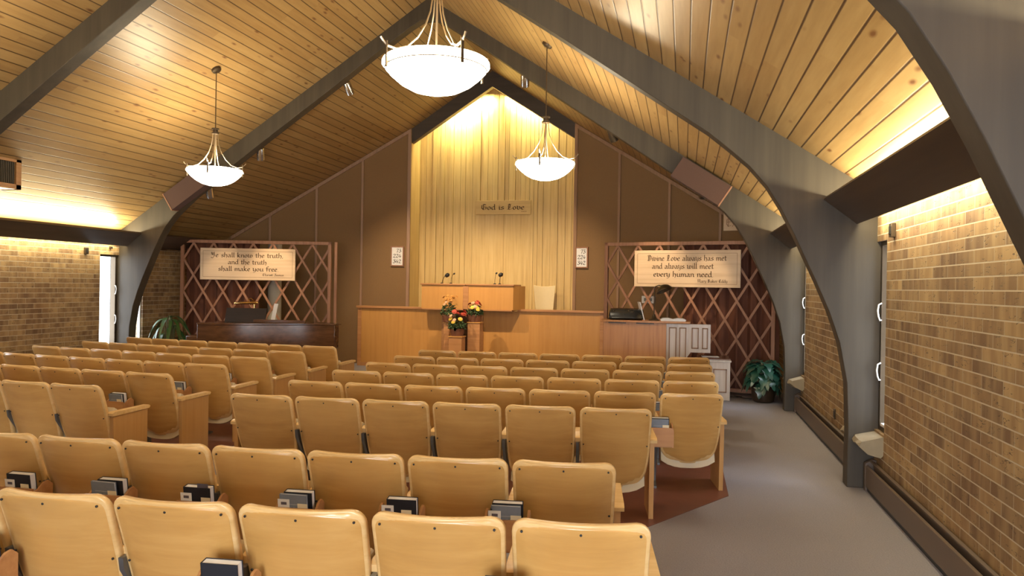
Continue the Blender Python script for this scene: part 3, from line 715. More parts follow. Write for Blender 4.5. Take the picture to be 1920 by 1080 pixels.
def fill_rack(row, xg, items, where):
    base = Matrix.Translation((xg, row_y(row, xg), .004)) @ Matrix.Rotation(row_rot(xg), 4, 'Z')
    y = -.026
    for it in items:
        k = it[0]
        def at(dx, yy, z, tilt, yaw=0.): return base @ Matrix.Translation((dx, yy, z)) @ Matrix.Rotation(yaw, 4, 'Z') @ Matrix.Rotation(radians(tilt), 4, 'X')
        if k == 'card': card(at(it[1], -.0435, .512, 8), .062, .09, 'paper', 'small white printed card in rack, ' + where, True)
        elif k == 'cream': card(at(it[1], -.0445, .512, 8), .052, .07, 'cream_card', 'small cream card in rack, ' + where)
        elif k == 'photo': card(at(it[1], -.0425, .53, 8), .06, .125, 'picture', 'dark picture card in rack, ' + where)
        elif k == 'sup':
            book(at(it[1], y, .412, 8, it[2]), .145, .215, .016, 'cover_blue', 'slate grey supplement song book in rack, ' + where, it[3], True); y += .024
        elif k == 'black':
            book(at(it[1], y, .412, 8, it[2]), .15, .222, .042, 'cover_black', 'black hymn book with white pages in rack, ' + where); y += .048
blocks = []
RX = [.09 - .545 * k for k in range(7)]
LX = [-4.90, -5.43, -5.96, -6.485, -7.01, -7.53, -8.05]
N2 = [-.56 - .536 * k for k in range(7)]; N1 = [-.35 - .538 * k for k in range(6)]
RACKS = {(1, 0): 1, (1, 2): 1, (1, 4): 1}
for k in range(6): RACKS[(2, k)] = 1
rowname = {8: 'first', 7: 'second', 6: 'third', 5: 'fourth', 4: 'fifth', 3: 'sixth'}
for row in range(1, 9):
    sets = [('right', RX if row > 3 else RX[1:])] + [('left', LX)] if row > 2 else [('near', N2 if row == 2 else N1)]
    for bl, X in sets:
        for k, x in enumerate(X):
            e = 'its right end'
            if bl == 'near': lab = 'maple tip-up seat, row %s the viewer, %s from its right end' % ('nearest' if row == 1 else 'second nearest', ORD[k])
            else: lab = 'maple tip-up seat, %s row from rostrum in %s block, %s from its right end' % (rowname[row], bl, ORD[k])
            grp = 'seats of the %s' % ('two rows nearest the viewer' if bl == 'near' else bl + ' block')
            rack = (row, k) in RACKS or (bl != 'near' and k == 0 and row > 3) or (bl == 'right' and row == 5 and k == 1)
            chair(row, x, k == 0, k == len(X) - 1 and row > 1, lab, grp, row <= 5 or bl == 'right', rack)
def gap(row, X, k): return (X[k] + X[k + 1]) / 2
w2 = lambda k: 'second nearest row, %s gap from right' % ORD[k]
w1 = lambda k: 'nearest row, %s gap from right' % ORD[k]
fill_rack(2, gap(2, N2, 0), [('sup', -.005, 0, True), ('black', .0, 0), ('card', -.06), ('cream', .045)], w2(0))
fill_rack(2, gap(2, N2, 1), [('black', .015, 0), ('card', -.055), ('cream', .04)], w2(1))
fill_rack(2, gap(2, N2, 2), [('sup', -.01, -.03, False), ('black', .005, .0), ('card', -.06), ('cream', .04)], w2(2))
fill_rack(2, gap(2, N2, 3), [('black', .0, 0), ('photo', .035), ('card', -.06), ('cream', .05)], w2(3))
fill_rack(2, gap(2, N2, 4), [('sup', -.01, -.04, False), ('black', .015, 0), ('cream', .045)], w2(4))
fill_rack(2, gap(2, N2, 5), [('black', .0, .0), ('card', -.055), ('cream', .04)], w2(5))
fill_rack(1, gap(1, N1, 0), [('black', .0, 0), ('sup', .0, 0, False)], w1(0))
fill_rack(1, gap(1, N1, 2), [('black', .0, 0), ('sup', -.01, 0, False), ('cream', .045)], w1(2))
fill_rack(1, gap(1, N1, 4), [('sup', .0, 0, False), ('black', .0, 0)], w1(4))
for row in range(4, 9):
    wr = '%s row, right block' % rowname[row]
    fill_rack(row, gap(row, RX, 0), [('sup', 0, 0, False), ('black', .005, 0), ('cream', .05)] if row < 6 else [('sup', 0, 0, False), ('black', 0, 0)], wr)
    wl = '%s row, left block' % rowname[row]
    fill_rack(row, gap(row, LX, 0), [('sup', 0, 0, False), ('black', 0, 0), ('cream', .045)] if row in (4, 5) else [('sup', 0, 0, False), ('black', 0, 0)], wl)
fill_rack(5, gap(5, RX, 1), [('black', 0, 0), ('sup', 0, 0, False)], 'fourth row, right block, second gap')

# ------------------------------------------------------------------ pendant lamps
def pendant(x, y, z, label, rz):
    """z = height of the bowl rim"""
    r = thing('pendant_lamp', (x, y, z), 0, label, 'lamp', 'bowl pendant lamps')
    zc2 = ceil(x) - z; s = 1 if x > XC else -1
    m = MB(); m.T = Matrix.Translation((0, 0, zc2 - .012)) @ Matrix.Rotation(s * atan(SL), 4, 'Y')
    m.lathe([(.03, -.03), (.062, -.02), (.068, 0), (.068, .012)], 20); m.build('canopy', 'bronze', r)
    MB().tube([(0, 0, .52), (0, 0, zc2 - .03)], .0065, 8).build('rod', 'bronze', r)
    MB().lathe([(.02, .495), (.05, .50), (.05, .52), (.034, .525), (.034, .56), (.052, .565), (.052, .58), (.02, .585)], 20).build('hub', 'bronze', r)
    MB().tube([(0, 0, .0), (0, 0, .52)], .008, 8).build('stem', 'nickel', r)
    prof = [(.37, .0), (.374, -.02), (.352, -.05), (.31, -.095), (.25, -.145), (.17, -.188), (.09, -.21), (.0005, -.217)]
    m = MB().lathe(prof + [(q - .006 if q > .01 else .0004, zz + .008) for q, zz in prof[::-1]] + [prof[0]], 40, cap=False)
    m.build('bowl', 'bowl', r)
    MB().tube([(.352 * cos(q * pi / 24), .352 * sin(q * pi / 24), -.05) for q in range(49)], .004, 6).build('ring', 'bronze', r)
    for k in range(4):
        a = rz + k * pi / 2; c, s2 = cos(a), sin(a)
        pr = [(.032, .52), (.036, .44), (.05, .35), (.085, .25), (.145, .15), (.22, .075), (.30, .045), (.365, .055), (.40, .085), (.415, .105)]
        MB().tube([(p * c, p * s2, q) for p, q in pr], .0085, 6, .6).build('arm', 'nickel', r)
        b = MB(); b.T = Matrix.Rotation(a, 4, 'Z'); b.box(.366, .376, -.010, .010, -.085, .085).box(.346, .37, -.004, .004, -.054, -.046)
        b.build('clip', 'bronze', r)
    l = bpy.data.lights.new('bulb', 'POINT'); l.energy = P_POINT * (.4 if y < 2 else 1); l.color = WARM; l.shadow_soft_size = .12
    o = bpy.data.objects.new('bulb', l); COL.objects.link(o); o.location = (x, y, z + .10)
    return r
for x, y, l, a in ((-1.70, 4.95, 'large glowing bowl pendant lamp nearest the viewer, at top centre of the photo', .8),
                (-6.36, 9.2, 'glowing bowl pendant lamp hanging on the left, under the left roof slope', .35),
                (-1.71, 9.2, 'glowing bowl pendant lamp hanging in front of the plank wall, right of centre', .0),
                (-6.36, 4.95, 'glowing bowl pendant lamp outside the left edge of the photo', .8),
                (-1.70, .7, 'added bowl pendant lamp, unseen behind the viewer on the right, lighting seat backs', .8),  # unseen pair behind the camera, added to light the seat backs
                (-6.36, .7, 'added bowl pendant lamp, unseen behind the viewer on the left, lighting seat backs', .8)):
    pendant(x, y, 3.24, l, a)

# ------------------------------------------------------------------ spot cylinders, speakers, vent
def spot(x, label, target, power, ang=34):
    p = Vector((x, 11.50, ceil(x) - .29)); d = (Vector(target) - p).normalized()
    r = thing('spotlight', p, 0, label, 'spotlight', 'cylinder spotlights under the farthest arch')
    m = MB(); m.T = d.to_track_quat('Z', 'Y').to_matrix().to_4x4()
    m.lathe([(.002, -.11), (.062, -.11), (.066, -.10), (.066, .10), (.058, .10), (.058, .03), (.002, .03)], 20, cap=False); m.build('can', 'chrome' if 'silver' in label else 'bronze', r)
    b = MB(); b.T = m.T; b.lathe([(.002, .032), (.05, .032), (.03, .06), (.002, .07)], 16, cap=False); b.build('bulb', 'bulb', r)
    MB().tube([tuple(d * -.08), (0, 0, .15), (0, 0, .305)], .014, 8).build('bracket', 'bronze', r)
    if power:
        l = bpy.data.lights.new('spot', 'SPOT'); l.energy = power; l.color = (1, .74, .45); l.spot_size = radians(ang); l.spot_blend = .8; l.shadow_soft_size = .05
        o = bpy.data.objects.new('spot', l); COL.objects.link(o); o.location = p + d * .16; o.rotation_euler = (-d).to_track_quat('Z', 'Y').to_euler()
spot(-5.47, 'silver cylinder spotlight on the left roof slope, nearest the ridge', (-5.0, 14.4, 1.6), 620, 62)
spot(-7.08, 'silver cylinder spotlight on the left roof slope, middle of three', (-7.6, 12.8, 1.7), 260)
spot(-8.05, 'silver cylinder spotlight on the left roof slope, lowest, behind the left pendant lamp', (-8.5, 12.6, 1.8), 60)
spot(-2.48, 'silver cylinder spotlight on the right roof slope, nearest the ridge', (-3.0, 14.4, 1.6), 620, 62)
spot(-1.10, 'dark cylinder spotlight on the right roof slope, middle of three', (-.45, 12.9, 1.8), 260)
spot(.25, 'dark cylinder spotlight on the right roof slope, lowest, beside the right speaker box', (.4, 12.7, 1.7), 60)
for s, lab in ((1, 'brown cloth speaker box on the right leg of the farthest arch'), (-1, 'brown cloth speaker box on the left leg of the farthest arch')):
    x0, x1 = XC + s * (3.87), XC + s * (4.50)
    xm = (x0 + x1) / 2
    r = thing('speaker_box', (xm, 11.155, ceil(xm) - .23), 0, lab, 'speaker', 'speaker boxes')
    T = Matrix.Rotation(s * atan(SL), 4, 'Y')
    m = MB(); m.T = T; m.box(-.40, .40, -.17, 0, -.16, .16); m.build('cabinet', 'speaker', r, .004)
    m = MB(); m.T = T; m.box(s * .40 - .004, s * .40 + .012, -.175, 0, -.165, .165); m.build('edge_strip', 'lattice', r)
# return-air vent on the left slope
r = thing('ceiling_vent', (-8.5, 7.53, 2.86), 0, 'wood framed return air vent under the left roof slope, at the left edge', 'vent')
f = MB(); L2, h2 = .62, .40
for yy in (-L2, L2 - .08): f.box(-.30, 0, yy, yy + .08, 0, h2)
f.box(-.30, 0, -L2, L2, 0, .065).box(-.12, 0, -L2, L2, h2 - .05, h2 + .0)
f.build('frame', 'vent_wood', r, .004)
g = MB().box(-.06, -.04, -L2 + .08, L2 - .08, .065, h2 - .05)
for k in range(40): g.box(-.04, -.015, -L2 + .09 + k * .0268, -L2 + .10 + k * .0268, .065, h2 - .05)
g.build('grille', 'grille', r)

# ------------------------------------------------------------------ rostrum
def ped(name, x0, x1, y, z1, label):
    pass
YR = 14.5
r = thing('rostrum_screen', (-5.63, YR, 0), 0, 'long honey coloured rostrum front panel left of the flowers', 'rostrum panel', 'rostrum front panels')
MB().box(-.97, .93, 0, .06, .06, 1.20).build('panel', 'rostrum', r); MB().box(-1.0, .95, -.05, .12, 1.20, 1.245).build('cap_rail', 'rostrum_trim', r, .006)
MB().box(-.98, -.90, -.012, .07, 0, 1.20).build('post', 'rostrum_trim', r, .004); MB().box(.86, .95, -.03, .07, 0, 1.20).build('post', 'rostrum_trim', r, .004)
MB().box(-.90, .86, -.015, .06, 0, .07).build('kickboard', 'rostrum_trim', r)
r = thing('rostrum_screen', (-2.80, YR, 0), 0, 'long honey coloured rostrum front panel right of the flowers', 'rostrum panel', 'rostrum front panels')
MB().box(-1.10, 1.27, 0, .06, .06, 1.20).build('panel', 'rostrum', r); MB().box(-.40, 1.31, -.05, .12, 1.20, 1.245).build('cap_rail', 'rostrum_trim', r, .006)
MB().box(1.23, 1.30, -.012, .07, 0, 1.20).build('post', 'rostrum_trim', r, .004); MB().box(-1.36, -1.10, -.03, .07, 0, 1.20).build('post', 'rostrum_trim', r, .004)
MB().box(-1.10, 1.23, -.015, .06, 0, .07).build('kickboard', 'rostrum_trim', r); MB().box(-1.28, -1.20, -.036, -.03, .965, .985).build('latch', 'dark', r)
o = MB().box(-.27, .27, 0, .05, 0, 1.2).build('recess_shade_panel', 'walnut', None, 0, (-4.42, YR + .35, 0)); tag(o, 'wooden back panel of the flower recess, darkened in colour to stand for shade', 'panel')  # dark walnut tone stands for the shade inside the recess
o = MB().box(-5.6, -2.35, YR + .42, 15.68, .0, .42).build('rostrum_platform', 'carpet'); tag(o, 'raised carpeted platform behind the rostrum panels', 'platform')
def desk(x, w, label, ret):
    r = thing('reading_desk', (x, 14.20, 1.23), 0, label, 'desk', 'reading desks on the rostrum')
    MB().box(-w / 2, w / 2, 0, .55, 0, .47).build('body', 'rostrum', r, .003)
    MB().box(-w / 2 - .02, w / 2 + .02, -.03, .62, .47, .50).build('top', 'rostrum_trim', r, .006)
    MB().box(-w / 2 + .02, w / 2 - .02, -.01, .5, -.022, .0).build('bottom_rail', 'rostrum_trim', r)
    return r
desk(-4.66, .90, 'left reading desk of the pair, honey veneer, two microphones above', 0)
r = desk(-3.70, .94, 'right reading desk of the pair, honey veneer, beside the cream chair', 1)
MB().prism([(.47, 0), (.62, .38), (.62, .42), (.47, .4)], 0, .47, 'z').build('side_panel', 'rostrum', r)
o = MB().box(-.055, .055, -.012, .3, 0, .46).build('centre_post', 'rostrum_trim', None, .003, (-4.19, 14.20, 1.23)); tag(o, 'narrow wooden post joining the two reading desks', 'post')
def mic(x, y, pth, head, label, big):
    r = thing('microphone', (x, y, 1.73), 0, label, 'microphone', 'gooseneck microphones')
    MB().lathe([(.03, 0), (.03, .012), (.012, .02)], 14).build('base', 'dark', r)
    MB().tube(pth, .006 if big else .004, 8).build('gooseneck', 'dark', r)
    m = MB(); m.T = Matrix.Translation(pth[-1]) @ Euler((0, radians(60), 0)).to_matrix().to_4x4()
    R_ = .042 if big else .018
    m.lathe([(.004, -R_ * 1.3), (R_ * .8, -R_), (R_, 0), (R_ * .85, R_ * .7), (.006, R_ * 1.2)], 14); m.build('head', 'dark', r)
mic(-4.76, 14.42, [(0, 0, 0), (.02, 0, .08), (.06, -.01, .15), (.12, -.02, .17)], 0, 'large headed gooseneck microphone at the left end of the left reading desk', 1)
mic(-4.57, 14.42, [(0, 0, 0), (.005, 0, .1), (.03, 0, .17), (.07, -.01, .20)], 0, 'small headed gooseneck microphone on the left reading desk', 0)
mic(-3.66, 14.42, [(0, 0, 0), (.003, 0, .1), (.015, 0, .18), (.035, -.01, .22)], 0, 'small headed gooseneck microphone on the right reading desk', 0)
mic(-3.56, 14.42, [(0, 0, 0), (.004, 0, .1), (.02, -.01, .17), (.03, -.03, .19)], 0, 'large headed gooseneck microphone on the right reading desk', 1)
# cream high-backed chair
r = thing('high_back_chair', (-2.82, 15.35, .42), radians(14), 'cream leather high backed chair behind the right rostrum panel', 'chair')
m = MB(); vs = []; n = 8
for j in range(7):
    z = .45 + .86 * j / 6; w_ = .155 + .075 * j / 6; yy = .10 * j / 6
    for dy in (0, .07):
        for k in range(n + 1):
            u_ = 2 * k / n - 1; vs.append((w_ * u_, yy + dy - .03 * u_ * u_, z - (.025 * (1 - u_ * u_) if j == 6 else 0)))
q = n + 1; fs = []
for j in range(6):
    for k in range(n):
        a = j * 2 * q + k; fs += [(a, a + 1, a + 1 + 2 * q, a + 2 * q), (a + q, a + q + 2 * q, a + q + 1 + 2 * q, a + q + 1)]
    a = j * 2 * q; fs += [(a, a + 2 * q, a + 3 * q, a + q), (a + n, a + q + n, a + 3 * q + n, a + 2 * q + n)]
a = 12 * q; fs += [(a + k, a + k + 1, a + q + k + 1, a + q + k) for k in range(n)] + [(k, q + k, q + k + 1, k + 1) for k in range(n)]
m.add(vs, fs).build('backrest', 'cream_leather', r, .008)
MB().box(-.25, .25, -.42, .06, .38, .48).build('seat', 'cream_leather', r, .03)
for x in (-.21, .21):
    for y in (-.38, .04): MB().tube([(x, y, 0), (x * .97, y, .39)], [.016, .022], 8).build('leg', 'walnut', r)

# flowers on stands
def flower_pot(x, y, zt, kinds, label, h, card_=False):
    rng = random.Random(int(abs(x * 1000)))
    r = thing('potted_flowers', (x, y, zt), 0, label, 'potted flowers', 'potted chrysanthemums before the rostrum')
    m = MB(); prof = [(.10, 0), (.118, .02), (.128, .06), (.132, .11), (.138, .135), (.13, .14), (.125, .12)]
    m.lathe(prof, 28, cap=False); m.lathe([(.001, .0), (.10, 0)], 28, cap=False)
    for k in range(9): m.tube([((.113 + .02 * k / 9) * cos(q * pi / 16), (.113 + .02 * k / 9) * sin(q * pi / 16), .012 + k * .014) for q in range(33)], .0065, 5)
    m.build('basket', 'basket', r); MB().lathe([(.001, .115), (.126, .115)], 20, cap=False).build('soil', 'soil', r)
    f = MB()
    for k in range(230):
        a = rng.uniform(0, 2 * pi); rad = .15 * sqrt(rng.random()); z = .13 + h * .62 * rng.random() * (1.15 - (rad / .17) ** 2)
        f.T = Matrix.Translation((rad * cos(a), rad * sin(a), z)) @ Euler((rng.uniform(-.9, .9), rng.uniform(-.9, .9), a)).to_matrix().to_4x4()
        s = rng.uniform(.028, .048); f.add([(-s * .2, 0, 0), (s * .5, -s * .45, .004), (s * 1.3, 0, -.006), (s * .5, s * .45, .004), (s * .5, 0, .012)], [(0, 1, 4), (1, 2, 4), (2, 3, 4), (3, 0, 4)])
    f.T = None; f.build('foliage', 'fol', r, smooth=False)
    for kind, num, zlo, zhi, rmax, size in kinds:
        for k in range(num):
            a = rng.uniform(0, 2 * pi) if kind != 'yellow' else rng.uniform(pi * 1.05, pi * 1.95); rad = rmax * sqrt(rng.random())
            if kind == 'yellow': rad = rmax * rng.uniform(.75, 1)
            p = Vector((rad * cos(a), rad * sin(a), rng.uniform(zlo, zhi) - .25 * rad * rad))
            d = Vector((p.x * 2.2, p.y * 2.2 - .05, .30)).normalized()
            m = MB(); m.T = Matrix.Translation(p) @ d.to_track_quat('Z', 'Y').to_matrix().to_4x4()
            for ring, (rr, zz, npet) in enumerate(((1., 0., 13), (.66, .008, 9))):
                for q in range(npet):
                    b = 2 * pi * q / npet + ring * .3; c, s_ = cos(b), sin(b); R_ = size * rr
                    w_ = R_ * .24
                    m.add([(0, 0, zz), (.6 * R_ * c - w_ * s_, .6 * R_ * s_ + w_ * c, zz + .006), (R_ * c, R_ * s_, zz - .002), (.6 * R_ * c + w_ * s_, .6 * R_ * s_ - w_ * c, zz + .006)], [(0, 1, 2, 3)])
            m.lathe([(size * .3, .006), (size * .24, .016), (.001, .02)], 8, cap=False)
            fl = m.build('flower', kind, r)
    if card_:
        m = MB().add([(-.045, 0, .05), (.045, 0, .05), (0, 0, -.02)], [(0, 1, 2), (2, 1, 0)]); o = m.build('tag', 'paper', r); o.location = (0, -.142, .11)
def stand(x, y, w, z, label):
    r = thing('flower_stand', (x, y, 0), 0, label, 'flower stand', 'wooden flower stands')
    MB().box(-w / 2, w / 2, -w / 2, w / 2, .03, z - .02).build('post', 'rostrum_trim', r, .004)
    MB().box(-w / 2 - .012, w / 2 + .012, -w / 2 - .012, w / 2 + .012, z - .02, z).build('top', 'rostrum', r, .003)
    MB().box(-w / 2 - .01, w / 2 + .01, -w / 2 - .01, w / 2 + .01, 0, .03).build('plinth', 'rostrum_trim', r)
stand(-4.49, 13.98, .11, .98, 'slim wooden stand under the orange flowers'); stand(-3.90, 13.90, .24, 1.0, 'wooden stand under the right hand red and yellow flowers'); stand(-4.17, 13.60, .25, .74, 'lowest wooden stand, under the red flowers in front')
flower_pot(-4.46, 13.98, .98, [('orange', 22, .40, .52, .17, .030), ('pink', 4, .33, .40, .18, .034)], 'basket of orange chrysanthemums, highest of the three, on the left', .36)
flower_pot(-3.92, 13.90, 1.0, [('red', 9, .33, .40, .13, .045), ('pink', 6, .30, .37, .16, .042), ('yellow', 4, .24, .32, .16, .045)], 'basket of red and yellow flowers on the right hand stand', .28)
flower_pot(-4.17, 13.60, .74, [('red', 13, .40, .48, .16, .05), ('pink', 5, .30, .40, .19, .04), ('yellow', 3, .24, .34, .16, .05)], 'basket of red flowers with yellow blooms on the lowest front stand', .34, True)

# ------------------------------------------------------------------ organ console side
YO = 12.1
r = thing('organ_screen', (-.75, YO, 0), 0, 'oak screen panel hiding the organ, with a wide wooden ledge', 'screen panel')
MB().box(-.50, .49, 0, .05, 0, 1.15).build('panel', 'oak', r)
MB().prism([(-.55, -.03), (-.30, -.055), (.2, -.06), (.49, -.05), (.86, -.02), (.86, .42), (-.55, .42)], 1.15, 1.185, 'z').build('ledge', 'oak', r, .006)
m = MB()
for x in (-.42, .02): m.box(x, x + .28, -.05, -.04, 1.135, 1.15)
m.build('slot', 'dark', r)
r = thing('organ_console', (.07, YO + .02, 0), 0, 'wooden organ console end, whitened by painted window glare, with tall recessed panels', 'organ')
fr = MB().prism([(-.33, 0), (-.02, 0), (-.02, .60), (.05, .70), (.35, .70), (.35, 1.145), (-.33, 1.145)], 0, .05); fr.build('end_panel', 'pale', r, .004)
for i, (x0, x1, z0) in enumerate(((-.29, -.17, .1), (-.13, -.02, .1), (.06, .17, .76), (.22, .31, .76))):
    e = MB(); b_ = .018
    e.box(x0, x0 + b_, -.016, 0, z0, 1.09).box(x1 - b_, x1, -.016, 0, z0, 1.09).box(x0, x1, -.016, 0, 1.09 - b_, 1.09).box(x0, x1, -.016, 0, z0, z0 + b_)
    e.build('panel_moulding', 'trim', r, .003); MB().box(x0 + b_, x1 - b_, -.004, 0, z0 + b_, 1.09 - b_).build('inset_panel', 'pale', r)  # darker moulding tone stands in for shading lines round the insets
MB().box(-.33, .02, .05, .55, .66, .74).build('keyboard_shelf', 'pale', r); MB().box(-.33, -.1, .05, .55, 0, 1.14).build('case', 'oak', r)
r = thing('organ_bench', (.56, 11.9, 0), 0, 'pale panelled organ bench with a dark seat top, beside the aisle', 'bench')
MB().box(-.15, .15, 0, .045, 0, .585).build('end_panel', 'pale', r, .003); MB().box(-.165, .165, -.015, .06, .585, .61).build('end_cap', 'pale', r, .003)
e = MB().box(-.10, -.085, -.01, 0, .12, .48).box(.085, .10, -.01, 0, .12, .48).box(-.10, .10, -.01, 0, .465, .48).box(-.10, .10, -.01, 0, .12, .135); e.build('panel_moulding', 'trim', r)
MB().prism([(-.36, .02), (-.30, -.0), (-.17, -.01), (-.17, .06), (.16, .06), (.16, .66), (-.36, .66)], .60, .635, 'z').build('seat', 'walnut', r, .01)
MB().box(-.15, .15, .58, .63, 0, .60).build('leg', 'pale', r)
o = MB().box(-.13, .13, -.09, .09, 0, .004).build('sheet_music', 'paper', None, 0, (.42, 12.25, .636), .1); tag(o, 'white sheet of paper lying on the organ bench', 'paper')
# things on the ledge
zl = 1.185
r = thing('black_bag', (-.90, YO + .1, zl), .05, 'shiny black case lying on the oak ledge at its left end', 'case')
m = MB(); vs = []; prof = [(0, 0), (.10, 0), (.125, .03), (.12, .12), (.09, .175), (.03, .19), (-.06, .17), (-.10, .10), (-.11, .03)]
q = len(prof); st = [(-.27, .8), (-.25, .95), (-.1, 1.0), (.1, .98), (.25, .95), (.275, .8)]
for x, s in st: vs += [(x, y * s, z * s) for y, z in prof]
fs = [(i * q + j, i * q + (j + 1) % q, (i + 1) * q + (j + 1) % q, (i + 1) * q + j) for i in range(5) for j in range(q)] + [tuple(range(q)), tuple(range(5 * q, 6 * q))]
m.add(vs, fs).build('body', MT.setdefault('gloss', plain('glossy_black', (.012, .015, .018), .2, .3)), r)
MB().tube([(-.20, -.09, .05), (-.26, -.11, .03), (-.30, -.05, .02), (-.29, .06, .012)], .007, 6).build('strap', 'dark', r)
r = thing('music_rest', (-.63, YO + .12, zl), .2, 'thin white board leaning on the ledge beside the black case', 'board')
m = MB(); m.T = Euler((0, radians(-14), 0)).to_matrix().to_4x4(); m.box(-.006, .006, -.13, .13, 0, .30); m.build('sheet', 'white', r); m = MB(); m.box(-.03, .04, -.12, .12, 0, .012); m.build('foot', 'oak', r)
r = thing('desk_lamp', (-.46, YO + .12, zl), 0, 'old bronze gooseneck desk lamp on the oak ledge', 'lamp')
MB().lathe([(.085, 0), (.085, .012), (.05, .03), (.03, .06), (.018, .1)], 20).build('base', 'bronze', r)
MB().tube([(0, 0, .08), (0, 0, .38), (.0, 0, .50), (.02, 0, .545), (.07, -.01, .565), (.12, -.02, .56)], .009, 8).build('stem', 'bronze', r)
m = MB(); m.T = Matrix.Translation((.12, -.02, .56)) @ Euler((radians(-12), radians(-25), 0)).to_matrix().to_4x4()
m.lathe([(.02, .01), (.05, .0), (.10, -.03), (.13, -.075), (.132, -.09), (.125, -.085), (.09, -.035), (.02, -.01)], 24, cap=False); m.build('shade', 'bronze', r)
b = MB(); b.T = m.T; b.lathe([(.001, -.03), (.075, -.035), (.08, -.045), (.001, -.05)], 20, cap=False); b.build('reflector', 'chrome', r)
r = thing('open_book', (-.16, YO + .07, zl), .05, 'thick white open book on the ledge under the desk lamp', 'book')
for s in (1, -1):
    MB().prism([(0, 0), (s * .19, 0), (s * .20, .025), (s * .16, .045), (s * .07, .05), (0, .03)], -.10, .14).build('pages', 'paper', r)
r = thing('small_mug', (-.02, YO + .3, zl), 0, 'dummy', 'mug'); bpy.data.objects.remove(r)

# ------------------------------------------------------------------ piano, lamp, plants
r = thing('grand_piano', (0, 0, 0), 0, 'polished brown walnut piano in front of the left lattice', 'piano')
side = []
for k in range(17):
    t_ = k / 16; x = -8.15 + 2.15 * t_; side.append((x, 11.35 + .95 * (3 * t_ ** 2 - 2 * t_ ** 3) * .9))
body = side + [(-5.99, 12.35), (-6.1, 12.5), (-6.4, 12.55), (-8.15, 12.55)]
MB().prism(body, .55, .955, 'z').build('case', 'walnut', r, .008)
MB().prism([(x * 1.0, y - .015) for x, y in side] + [(-5.97, 12.4), (-6.1, 12.56), (-8.17, 12.57)], .955, .985, 'z').build('lid', 'walnut', r, .006)
MB().box(-8.38, -8.15, 11.37, 12.53, .60, .75).build('key_slip', 'walnut', r, .008)
m = MB(); m.box(-8.36, -8.16, 11.42, 12.48, .75, .765); m.build('fallboard', 'walnut', r)
for x, y in ((-7.98, 11.6), (-7.98, 12.4), (-6.3, 12.35)): MB().tube([(x, y, .0), (x, y, .56)], [.035, .07], 10).build('leg', 'walnut', r)
m = MB(); m.T = Matrix.Translation((-7.62, 11.95, .985)) @ Euler((radians(-18), 0, radians(6))).to_matrix().to_4x4(); m.box(-.38, .38, 0, .02, 0, .26); m.build('music_desk', 'walnut_dark', r, .003)
m = MB().box(-7.45, -6.45, 11.95, 12.0, .985, 1.04).box(-7.45, -6.45, 11.93, 12.3, .985, .995); m.build('folded_lid', 'walnut', r, .004)
o = MB(); o.T = Matrix.Translation((-7.18, 12.1, .99)) @ Euler((radians(-14), radians(4), 0)).to_matrix().to_4x4(); o.box(-.02, .06, 0, .004, 0, .34)
tag(o.build('sheet_music', 'paper'), 'white sheet music standing at the right edge of the piano music desk', 'paper')
r = thing('piano_lamp', (-7.55, 12.15, .985), 0, 'brass piano lamp with a long tube shade on the piano', 'lamp')
MB().lathe([(.08, 0), (.08, .015), (.03, .03), (.015, .05)], 20).build('base', 'brass', r)
MB().tube([(0, 0, .03), (0, 0, .30), (-.02, 0, .38), (-.06, -.02, .42), (-.09, -.05, .40), (-.09, -.07, .36)], .009, 8).build('stem', 'brass', r)
MB().tube([(-.36, -.08, .325), (-.34, -.08, .33), (.10, -.08, .345), (.12, -.08, .345)], [.012, .024, .024, .012], 12).build('tube_shade', 'brass', r)
MB().tube([(-.05, -.05, .30), (-.02, -.07, .36), (.02, -.04, .40), (.03, 0, .32), (0, .02, .26)], .008, 6).build('knob', 'brass', r)

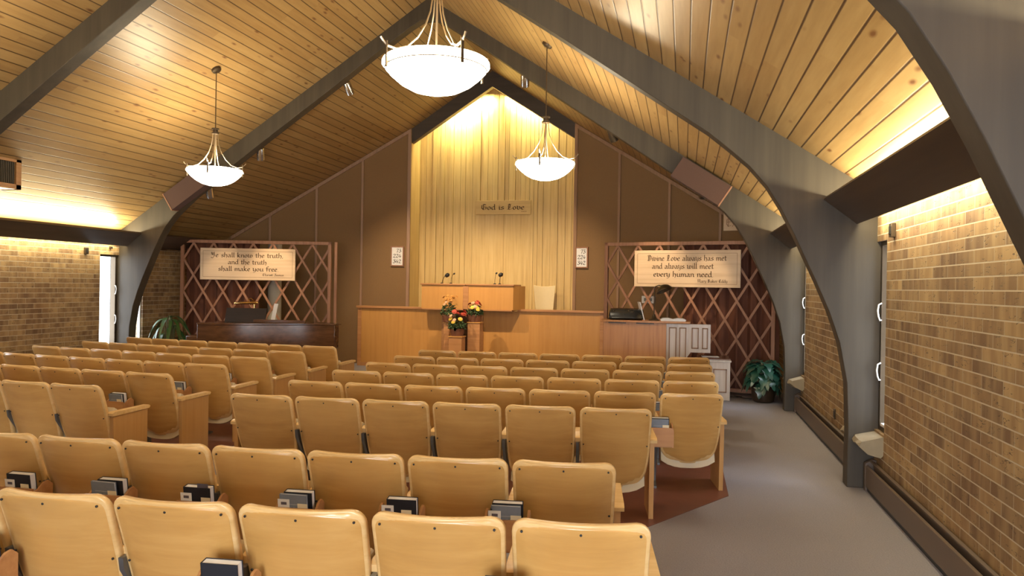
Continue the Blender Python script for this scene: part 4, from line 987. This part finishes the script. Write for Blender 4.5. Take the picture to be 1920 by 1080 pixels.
def leafmesh(m, L, w, notch, droop):
    n = 9; rng = m.rng; pts = []
    for k in range(n + 1):
        t_ = k / n; ww = w * sin(pi * min(1, t_ * .97 + .03) ** .75) * (1 - .38 * notch * (k % 2)); x = L * t_; z = .10 * L * sin(pi * t_) - droop * L * t_ * t_
        pts.append(((x, -ww, z + .12 * ww), (x, 0, z), (x, ww, z + .12 * ww)))
    vs = [p for r_ in pts for p in r_]; fs = []
    for k in range(n): a = 3 * k; fs += [(a, a + 3, a + 4, a + 1), (a + 1, a + 4, a + 5, a + 2)]
    m.add(vs, fs)
def potted(name, loc, label, pot, n, L, w, z0, spread, notch, droop, mat, hang, seed):
    r = thing(name, loc, 0, label, 'plant'); rng = random.Random(seed)
    MB().lathe(pot + [(pot[-1][0] - .015, pot[-1][1]), (pot[-1][0] - .02, pot[-1][1] - .04)], 28).build('pot', 'pot', r)
    st = MB()
    for k in range(n):
        a = 2.4 * k + rng.uniform(-.3, .3); t_ = (k + .5) / n; rad = spread * sqrt(t_) * rng.uniform(.8, 1); z = z0 + hang * (1 - t_ ** 1.6) + rng.uniform(-.03, .03)
        el = rng.uniform(-.15, .35) - .9 * t_
        b = Vector((rad * cos(a) * .55, rad * sin(a) * .55, z))
        st.tube([(.03 * cos(a), .03 * sin(a), pot[-1][1] - .03), (b.x * .6, b.y * .6, (z + pot[-1][1]) / 2 + .03), tuple(b)], .006, 5)
        m = MB(); m.rng = rng; m.T = Matrix.Translation(b) @ Euler((rng.uniform(-.3, .3), -el * .6, a)).to_matrix().to_4x4()
        leafmesh(m, L * rng.uniform(.8, 1.1), w * rng.uniform(.85, 1.1), notch, droop); m.build('leaf', mat, r)
    st.build('stems', 'stem', r)
    MB().lathe([(.001, pot[-1][1] - .045), (pot[-1][0] - .02, pot[-1][1] - .045)], 20, cap=False).build('soil', 'soil', r)
potted('potted_plant', (1.20, 11.95, 0), 'dark green broad leaved plant in a bronze pot beside the right arch foot', [(.12, 0), (.155, .02), (.17, .10), (.175, .2), (.165, .235), (.175, .25)], 64, .24, .10, .28, .28, 1., .6, 'leaf', .30, 5)
potted('potted_plant', (-9.0, 11.75, 0), 'arching green leaved plant left of the piano by the left wall', [(.14, 0), (.17, .05), (.19, .2), (.20, .30), (.205, .32)], 30, .40, .034, .60, .26, 0., .95, 'leaf2', .46, 9)
o = MB().tube([(.55, 12.45, .008), (.7, 12.3, .008), (.85, 12.28, .008), (.92, 12.36, .008), (.8, 12.44, .008), (.95, 12.2, .008), (1.1, 12.18, .008)], .006, 6).build('power_cord', 'dark'); tag(o, 'black power cord lying on the carpet by the right lattice', 'cord')

# wall fittings
for s, items in ((1, ((6.46, 2.19, 'right wall, above the slit window before the second arch'), (8.7, .37, 'right wall, low above the heater'), (10.62, 2.19, 'right wall, above the slit window before the farthest arch'))), (-1, ((10.41, 2.17, 'left wall, above the slit window'), (10.95, 2.25, 'left wall, just over the window lintel')))):
    for y, z, wh in items:
        low = z < 1
        r = thing('electrical_outlet' if low else 'wall_sensor', (XC + s * HW, y, z), 0, 'small dark brown box on the ' + wh, 'outlet' if low else 'sensor')
        k_ = .035 if y != 10.95 else .02
        MB().box(*sorted((0, -s * (.012 if low else .035))), -k_, k_, -.055 if k_ > .03 else -.02, .055 if k_ > .03 else .02).build('plate' if low else 'housing', 'bronze', r, .003)
        MB().box(*sorted((-s * (.012 if low else .035), -s * (.015 if low else .04))), -k_ * .6, k_ * .6, -.03 if k_ > .03 else -.01, .03 if k_ > .03 else .01).build('face', 'dark', r)
